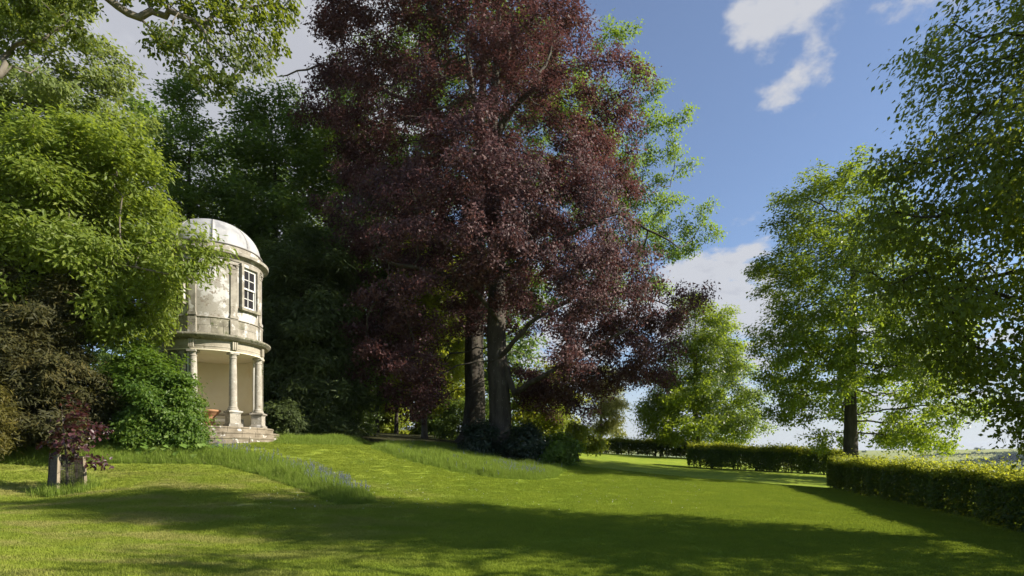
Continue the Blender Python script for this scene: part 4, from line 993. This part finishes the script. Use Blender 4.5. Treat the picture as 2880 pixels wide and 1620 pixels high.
SP = [(215, 1130, 16), (235, 1140, 15.9), (195, 1135, 16.1), (225, 1165, 15.8), (250, 1160, 16.1), (200, 1170, 16.2), (215, 1195, 15.8), (245, 1190, 16), (270, 1205, 15.9), (290, 1195, 16.1), (180, 1205, 16), (230, 1215, 15.7), (255, 1225, 16.1), (160, 1220, 15.9), (200, 1232, 15.7), (285, 1220, 16), (135, 1240, 16), (175, 1250, 15.8), (225, 1250, 15.7), (150, 1262, 16), (195, 1272, 15.8), (240, 1285, 15.8), (270, 1290, 15.9), (295, 1296, 15.9), (120, 1245, 16.1), (165, 1285, 16), (215, 1285, 16), (285, 1302, 15.7), (305, 1208, 16)]
make_tree('copper_sapling', 'young copper beech with glossy purple leaves growing out of the wire tree guard', 'tree', 1440 + gx0 / gy0 * 1600, gy0, None, 'sapling', 760, .115, .035, 'bark_pale', 'oval', clumps=[at(a, b, c) for a, b, c in SP], csize=.22, flat=.6, per=8, step=.12, kill=.12,
          lsig=.075, trunk_top=at(215, 1140, gy0).z, seed=70, first=.30, flare=.1, twig=.003, picked=300, droop=.3)

# broad leaved plants at the foot of the lilac
for k, (px, Y) in enumerate(((335, 19.4), (395, 19.3), (450, 19.2), (505, 19.2), (560, 19.4), (590, 19.9))):
    rng = np.random.default_rng(800 + k)
    X = (px - CX) / F * Y; zg = h1(X, Y)
    pl = thing('broad_leaved_plant', ['broad-leaved plant at the left foot of the bright bush, nearest the sapling', 'second broad-leaved plant from the left along the foot of the bright bush', 'broad-leaved plant under the middle of the bright bush', 'broad-leaved plant right of the middle of the bright bush', 'fourth-from-left broad-leaved plant by the right half of the bright bush', 'broad-leaved plant beside the left end of the pavilion steps'][k], 'plant', (X, Y, zg), 'broad-leaved plants along the bush')
    for j in range(14):
        a = rng.uniform(0, 6.28); r = rng.uniform(.08, .34); z = rng.uniform(.12, .5)
        lm = leaves_mesh('leaf', np.array([[r * math.cos(a), r * math.sin(a), z]]), np.array([[.5 * math.cos(a), .5 * math.sin(a) - .2, .9]]) + rng.normal(0, .2, (1, 3)), np.array([[math.cos(a), math.sin(a), .1]]), np.array([rng.uniform(.18, .30)]), np.array([rng.uniform(.2, .95)]), 'heart')
        link('leaf', lm, M['broad'], pl)
    mb = MB()
    for j in range(9):
        a = rng.uniform(0, 6.28); r = rng.uniform(.05, .3); mb.bar((0, 0, -.03), (r * math.cos(a), r * math.sin(a), rng.uniform(.15, .45)), .008, .005, 4)
    mb.build('stems', M['broad'], pl, kind='stuff')

# ------------------------------------------------------------------ grass
def tuft(name, nb, radius, hmin, hmax, wid, mat, lean, loc):
    rng = np.random.default_rng(abs(hash(name)) % 1000 if False else len(name) * 7 + nb)
    b = rng.uniform(-radius, radius, (nb, 2)); h = rng.uniform(hmin, hmax, nb); a = rng.uniform(0, 6.28, nb); w = wid * rng.uniform(.7, 1.3, nb)
    la = rng.uniform(0, 6.28, nb); ll = np.abs(rng.normal(0, lean, nb)) * h
    c, s = np.cos(a), np.sin(a)
    base = np.c_[b, np.full(nb, -.012)]
    off = np.c_[c * w / 2, s * w / 2, np.zeros(nb)]
    mid = base + np.c_[np.cos(la) * ll * .35, np.sin(la) * ll * .35, h * .6]
    tip = base + np.c_[np.cos(la) * ll, np.sin(la) * ll, h * (1 - .15 * np.minimum(ll / h, 1))]
    v = np.stack([base - off, base + off, mid + off * .7, mid - off * .7, tip], 1).reshape(-1, 3)
    i = np.arange(nb)[:, None] * 5
    f4 = i + np.array([[0, 1, 2, 3]]); f3 = i + np.array([[3, 2, 4]])
    t = np.clip(rng.normal(.5, .22, nb), 0, 1)
    me = np_mesh(name, v, [f4, f3], np.r_[t, t]); return link(name, me, mat, None, loc, 'stuff')


def scatter(name, pts, src, smin, smax, seed=0, mul=None):
    rng = np.random.default_rng(seed)
    me = bpy.data.meshes.new(name); me.vertices.add(len(pts)); me.vertices.foreach_set('co', np.asarray(pts, np.float32).ravel())
    a = me.attributes.new('rot', 'FLOAT_VECTOR', 'POINT'); rv = np.zeros((len(pts), 3), np.float32); rv[:, 2] = rng.uniform(0, 6.28, len(pts)); a.data.foreach_set('vector', rv.ravel())
    a = me.attributes.new('siz', 'FLOAT', 'POINT'); a.data.foreach_set('value', (rng.uniform(smin, smax, len(pts)) * (1 if mul is None else mul)).astype(np.float32))
    me.update(); o = link(name, me, None, None, None, 'stuff')
    ng = bpy.data.node_groups.new(name + '_nodes', 'GeometryNodeTree')
    ng.interface.new_socket('Geometry', in_out='INPUT', socket_type='NodeSocketGeometry'); ng.interface.new_socket('Geometry', in_out='OUTPUT', socket_type='NodeSocketGeometry')
    gi = ng.nodes.new('NodeGroupInput'); go = ng.nodes.new('NodeGroupOutput')
    io = ng.nodes.new('GeometryNodeInstanceOnPoints'); ob = ng.nodes.new('GeometryNodeObjectInfo'); ob.inputs['Object'].default_value = src
    r_ = ng.nodes.new('GeometryNodeInputNamedAttribute'); r_.data_type = 'FLOAT_VECTOR'; r_.inputs['Name'].default_value = 'rot'
    s_ = ng.nodes.new('GeometryNodeInputNamedAttribute'); s_.data_type = 'FLOAT'; s_.inputs['Name'].default_value = 'siz'
    ng.links.new(gi.outputs[0], io.inputs['Points']); ng.links.new(ob.outputs['Geometry'], io.inputs['Instance'])
    ng.links.new(r_.outputs['Attribute'], io.inputs['Rotation']); ng.links.new(s_.outputs['Attribute'], io.inputs['Scale'])
    ng.links.new(io.outputs[0], go.inputs[0])
    md = o.modifiers.new('scatter', 'NODES'); md.node_group = ng
    return o


# long unmown strips, outlined on the ground
def ground_at(px, py):
    """point where the view ray of the photograph meets the ground"""
    Y = np.linspace(4, 60, 1200); X = (px - CX) / F * Y; Z = EYE + (HY - py) / F * Y; g = H(X, Y)
    k = np.argmax(Z <= g); return X[k], Y[k]


def in_poly(x, y, poly):
    c = np.zeros(len(x), bool); n = len(poly)
    for i in range(n):
        (x0, y0), (x1, y1) = poly[i], poly[(i + 1) % n]
        k = ((y0 > y) != (y1 > y)) & (x < (x1 - x0) * (y - y0) / (y1 - y0 + 1e-12) + x0); c ^= k
    return c


STRIP_A = [ground_at(a, b) for a, b in ((-60, 1300), (120, 1312), (300, 1305), (480, 1305), (620, 1310), (720, 1335), (830, 1372), (950, 1420), (1060, 1418), (1040, 1395), (950, 1355), (860, 1320), (760, 1290), (640, 1266), (560, 1256), (300, 1250), (-60, 1245))]
STRIP_B = [ground_at(a, b) for a, b in ((1040, 1262), (1120, 1290), (1250, 1322), (1380, 1345), (1500, 1352), (1560, 1345), (1600, 1318), (1500, 1312), (1420, 1300), (1330, 1268), (1200, 1250), (1080, 1248))]
STRIP_C = [ground_at(a, b) for a, b in ((770, 1250), (840, 1252), (1010, 1254), (1040, 1246), (900, 1240), (770, 1243))]
strips = [STRIP_A, STRIP_B, STRIP_C]


def edge_dist(x, y, poly):
    d = np.full(len(x), 1e9); n = len(poly)
    for i in range(n):
        a, b = np.array(poly[i]), np.array(poly[(i + 1) % n]); ab = b - a; t = np.clip(((x - a[0]) * ab[0] + (y - a[1]) * ab[1]) / (ab @ ab + 1e-9), 0, 1)
        d = np.minimum(d, np.hypot(x - a[0] - t * ab[0], y - a[1] - t * ab[1]))
    return d


def sample(n, x0, x1, y0, y1, seed):
    rng = np.random.default_rng(seed); return rng.uniform(x0, x1, n), rng.uniform(y0, y1, n)


def inview(x, y, m=120):
    u = x / np.maximum(y, .1) * F + CX; return (u > -m) & (u < 2880 + m) & (y > 5.2)


lx, ly = -1.5, 8.6
tf1 = tuft('mown_grass', 190, .22, .022, .055, .0075, M['blade'], .5, (lx, ly, h1(lx, ly)))
x, y = sample(60000, -24, 16, 5.2, 34, 1)
keep = inview(x, y) & ~in_poly(x, y, STRIP_A) & ~in_poly(x, y, STRIP_B) & (np.hypot(x - PC.x, y - PC.y) > 2.8) & (y + .55 * x < 27.0 + 6 * (x > 2))
keep &= np.random.default_rng(5).uniform(size=len(x)) < np.clip(12.0 / y, .35, 1.0) ** .5
x, y = x[keep], y[keep]
scatter('mown_grass', np.c_[x, y, H(x, y)], tf1, .8, 1.25, 3)

tf2 = tuft('long_grass', 60, .18, .12, .46, .008, M['long_blade'], .35, (STRIP_A[6][0], STRIP_A[6][1] + .4, h1(STRIP_A[6][0], STRIP_A[6][1] + .4)))
pp, hm = [], []
for k, (st, n, sc_) in enumerate(((STRIP_A, 9000, 1.0), (STRIP_B, 9000, .95), (STRIP_C, 2500, .9))):
    a = np.array(st); x, y = sample(n * 4, a[:, 0].min(), a[:, 0].max(), a[:, 1].min(), a[:, 1].max(), 20 + k); m_ = in_poly(x, y, st); x, y = x[m_][:n], y[m_][:n]
    pp.append(np.c_[x, y, H(x, y)]); e_ = edge_dist(x, y, st); hm.append(.28 + .72 * sstep(-.05, .75, e_ + np.random.default_rng(k).normal(0, .16, len(x))) * (.72 + .28 * np.sin(x * 2.1) * np.sin(y * 2.7 + x)))
# grass round the tree guard
rng = np.random.default_rng(77); a = rng.uniform(0, 6.28, 110); r = .30 + np.abs(rng.normal(.18, .16, 110)); x, y = gx0 + r * np.cos(a), gy0 + r * np.sin(a) * .9 - .05
pp.append(np.c_[x, y, H(x, y)]); hm.append(np.full(len(x), .85))
for hp, a_, b_ in HEDGE_FEET:                       # unmown fringe along the hedge feet
    rng = np.random.default_rng(int(hp[0][0] * 10)); q = np.array(hp); sg = np.r_[0, np.cumsum(np.hypot(*np.diff(q, axis=0).T))]; n_ = int(sg[-1] * b_); t = rng.uniform(0, sg[-1], n_)
    x = np.interp(t, sg, q[:, 0]) - a_ * rng.uniform(.75, 1.25, n_); y = np.interp(t, sg, q[:, 1]) - a_ * .3; pp.append(np.c_[x, y, H(x, y)]); hm.append(rng.uniform(.2, .55, n_))
scatter('long_grass', np.concatenate(pp), tf2, .6, 1.25, 4, np.concatenate(hm))

# bluebells in the strips
rng = np.random.default_rng(90); bl, bf, bt, n_ = [], [], [], 0
posl, nrl, axl, sl, tl = [], [], [], [], []; ch = []


def bluebells(poly, n, line=None):
    a = np.array(poly); cnt = 0
    while cnt < n:
        x, y = rng.uniform(a[:, 0].min(), a[:, 0].max()), rng.uniform(a[:, 1].min(), a[:, 1].max())
        if not in_poly(np.array([x]), np.array([y]), poly)[0]: continue
        if rng.uniform() > .25 + .75 * (math.sin(x * 1.3) * math.sin(y * 1.1 + x * .4) > -.1): continue
        z = h1(x, y); h = rng.uniform(.30, .46); lx_, ly_ = rng.normal(0, .05, 2)
        ch.append((np.array([[x, y, z], [x + lx_ * .5, y + ly_ * .5, z + h * .6], [x + lx_, y + ly_, z + h]]), np.array([.004, .004, .003])))
        for j in range(8):
            t = .55 + .45 * j / 7; an = rng.uniform(0, 6.28)
            posl.append((x + lx_ * t + .015 * math.cos(an), y + ly_ * t + .015 * math.sin(an), z + h * t)); nrl.append((math.cos(an), math.sin(an), .3)); axl.append((math.cos(an) * .5, math.sin(an) * .5, -.8)); sl.append(rng.uniform(.022, .034)); tl.append(rng.uniform())
        cnt += 1


SA2 = [ground_at(a, b) for a, b in ((30, 1262), (300, 1268), (560, 1272), (700, 1305), (830, 1345), (930, 1390), (1040, 1400), (1000, 1375), (900, 1335), (780, 1293), (640, 1266), (560, 1256), (300, 1250), (30, 1247))]
SB2 = [ground_at(a, b) for a, b in ((1380, 1335), (1500, 1346), (1545, 1340), (1500, 1318), (1420, 1310), (1350, 1318))]
bluebells(SA2, 520); bluebells(SB2, 130); bluebells(STRIP_B, 80)
nn = len(posl)
link('bluebell_flowers', leaves_mesh('bluebell_flowers', np.array(posl), np.array(nrl), np.array(axl), np.array(sl), np.array(tl), 'diamond'), M['bluebell'], kind='stuff')
v, f = tube_mesh(ch, 3); link('bluebell_stems', np_mesh('bluebell_stems', v, [f]), M['long_blade'], kind='stuff')

# daisies
rng = np.random.default_rng(95); posl = []
while len(posl) < 240:
    px, py = rng.uniform(750, 2000), rng.uniform(1262, 1440)
    x, y = ground_at(px, py)
    if in_poly(np.array([x]), np.array([y]), STRIP_A)[0] or in_poly(np.array([x]), np.array([y]), STRIP_B)[0]: continue
    posl.append((x, y, h1(x, y) + .05))
posl = np.array(posl); n_ = len(posl)
link('daisies', leaves_mesh('daisies', posl, np.tile([0, -.4, 1.], (n_, 1)) + rng.normal(0, .2, (n_, 3)), rng.normal(0, 1, (n_, 3)), rng.uniform(.016, .028, n_), np.ones(n_), 'oval'), M['daisy'], kind='stuff')

# ------------------------------------------------------------------ far country
rng = np.random.default_rng(120)


def far_tree_mesh(seed, n=420):
    r = np.random.default_rng(seed); cl = r.normal(0, 1, (14, 3)) * np.array([2.6, 2.6, 1.5]) + np.array([0, 0, 5.2]); cl[:, 2] = np.clip(cl[:, 2], 2.2, 8.5)
    p = cl[r.integers(0, 14, n)] + r.normal(0, .8, (n, 3)); p[:, 2] = np.maximum(p[:, 2], .6)
    return leaves_mesh('crown', p, r.normal(0, .6, (n, 3)) + np.array([0, 0, .8]), r.normal(0, 1, (n, 3)), r.uniform(.9, 1.7, n), np.clip(r.normal(.5, .2, n), 0, 1), 'diamond')


fm = [far_tree_mesh(k) for k in range(3)]
for m_ in fm: m_.materials.append(M['far_leaf'])
tm = MB().bar((0, 0, -.5), (0, 0, 4.5), .45, .25, 6)


def far_ground(px, py):
    Y = np.linspace(150, 2600, 4000); X = (px - CX) / F * Y; Z = EYE + (HY - py) / F * Y; g = H(X, Y); k = np.argmax(Z <= g)
    return X[k], Y[k], g[k]


first_trunk = None
ORD = ['first', 'second', 'third', 'fourth', 'fifth', 'sixth', 'seventh', 'eighth', 'ninth', 'tenth', 'eleventh', 'twelfth', 'thirteenth']


def hr_lab(i): return ORD[i] + ' tree from the left end of the dark hedgerow across the valley' if i < 13 else ORD[25 - i] + ' tree from the right end of the dark hedgerow across the valley'


def wd_lab(i): return ORD[i] + ' tree from the left, small side, of the bluish wood low in the valley' if i < 8 else ORD[14 - i] + ' tree from the right, tall side, of the bluish wood low in the valley'


LAND = [(2605, 1271, 12, 'round tree standing alone on the far ridge, left of the copse', 'single'), (2750, 1270, 12, 'lone tree on the far ridge right of the copse', 'single'), (2332, 1276, 9, 'far ridge tree seen left of the tall lime trunk', 'single'), (2430, 1276, 9, 'far ridge tree just right of the tall lime trunk', 'single')]
CO = ('tree at the left end of the ridge copse, seen under the near lime', 'second tree from the left in the ridge copse', 'third tree from the left in the ridge copse', 'left one of the two middle trees of the ridge copse', 'right one of the two middle trees of the ridge copse', 'third tree from the right in the ridge copse', 'second tree from the right in the ridge copse', 'tree at the right end of the ridge copse')
LAND += [(2626 + 8 * i, 1269, 7 - (i > 4) * 2, CO[i], 'copse') for i in range(8)]
LAND += [(2575 + 11 * i, 1287 - i * .35, (7, 9, 6, 10, 8, 7, 12, 9, 15, 8, 7, 10, 8, 9, 7, 11, 8, 9, 7, 10, 8, 9, 8, 9, 8, 10)[i], hr_lab(i), 'hedgerow') for i in range(26)]
LAND += [(2795, 1280, 8, 'single field tree left of its neighbour above the far hedgerow', 'field'), (2830, 1279, 9, 'single field tree right of its neighbour above the far hedgerow', 'field'), (2868, 1277, 8, 'single field tree nearest the right edge above the far hedgerow', 'field')]
LAND += [(2705 + 13 * i, 1306 + i * .4, (12, 13, 16, 15, 18, 20, 19, 24, 22, 26, 34, 38, 40, 36, 34)[i], wd_lab(i), 'wood') for i in range(15)]
grp = {'single': None, 'copse': 'trees of the copse on the far ridge', 'hedgerow': 'hedgerow trees across the valley', 'wood': 'trees of the valley wood', 'field': 'field trees across the valley'}
for i, (px, py, s_, lab, g_) in enumerate(LAND):
    X, Y, Z = far_ground(px, py)
    t = thing('far_tree', lab, 'tree', (X, Y, Z - .3), grp[g_], random.uniform(0, 6)); k_ = s_ * Y / F / 8.0; t.scale = (k_ * 1.15, k_ * 1.15, k_)
    link('crown', fm[i % 3], None, t)
    if first_trunk is None: first_trunk = tm.build('trunk', M['bark_dark'], t)
    else:
        o = first_trunk.copy(); COL.objects.link(o); o.parent = t


lo = float(gv[:, 2].min()) - 1.0
HZ = MB().box((0, 60, (lo + 90) / 2), (6200, 6200, 90 - lo)).build('haze', None, None, kind='stuff')
m, nt = new_mat('haze'); pv = N(nt, 'ShaderNodeVolumePrincipled'); pv.inputs['Color'].default_value = (.66, .80, 1.0, 1); pv.inputs['Density'].default_value = 0.00008; pv.inputs['Anisotropy'].default_value = .2
L(nt, pv.outputs[0], N(nt, 'ShaderNodeOutputMaterial').inputs['Volume']); HZ.data.materials.append(m)
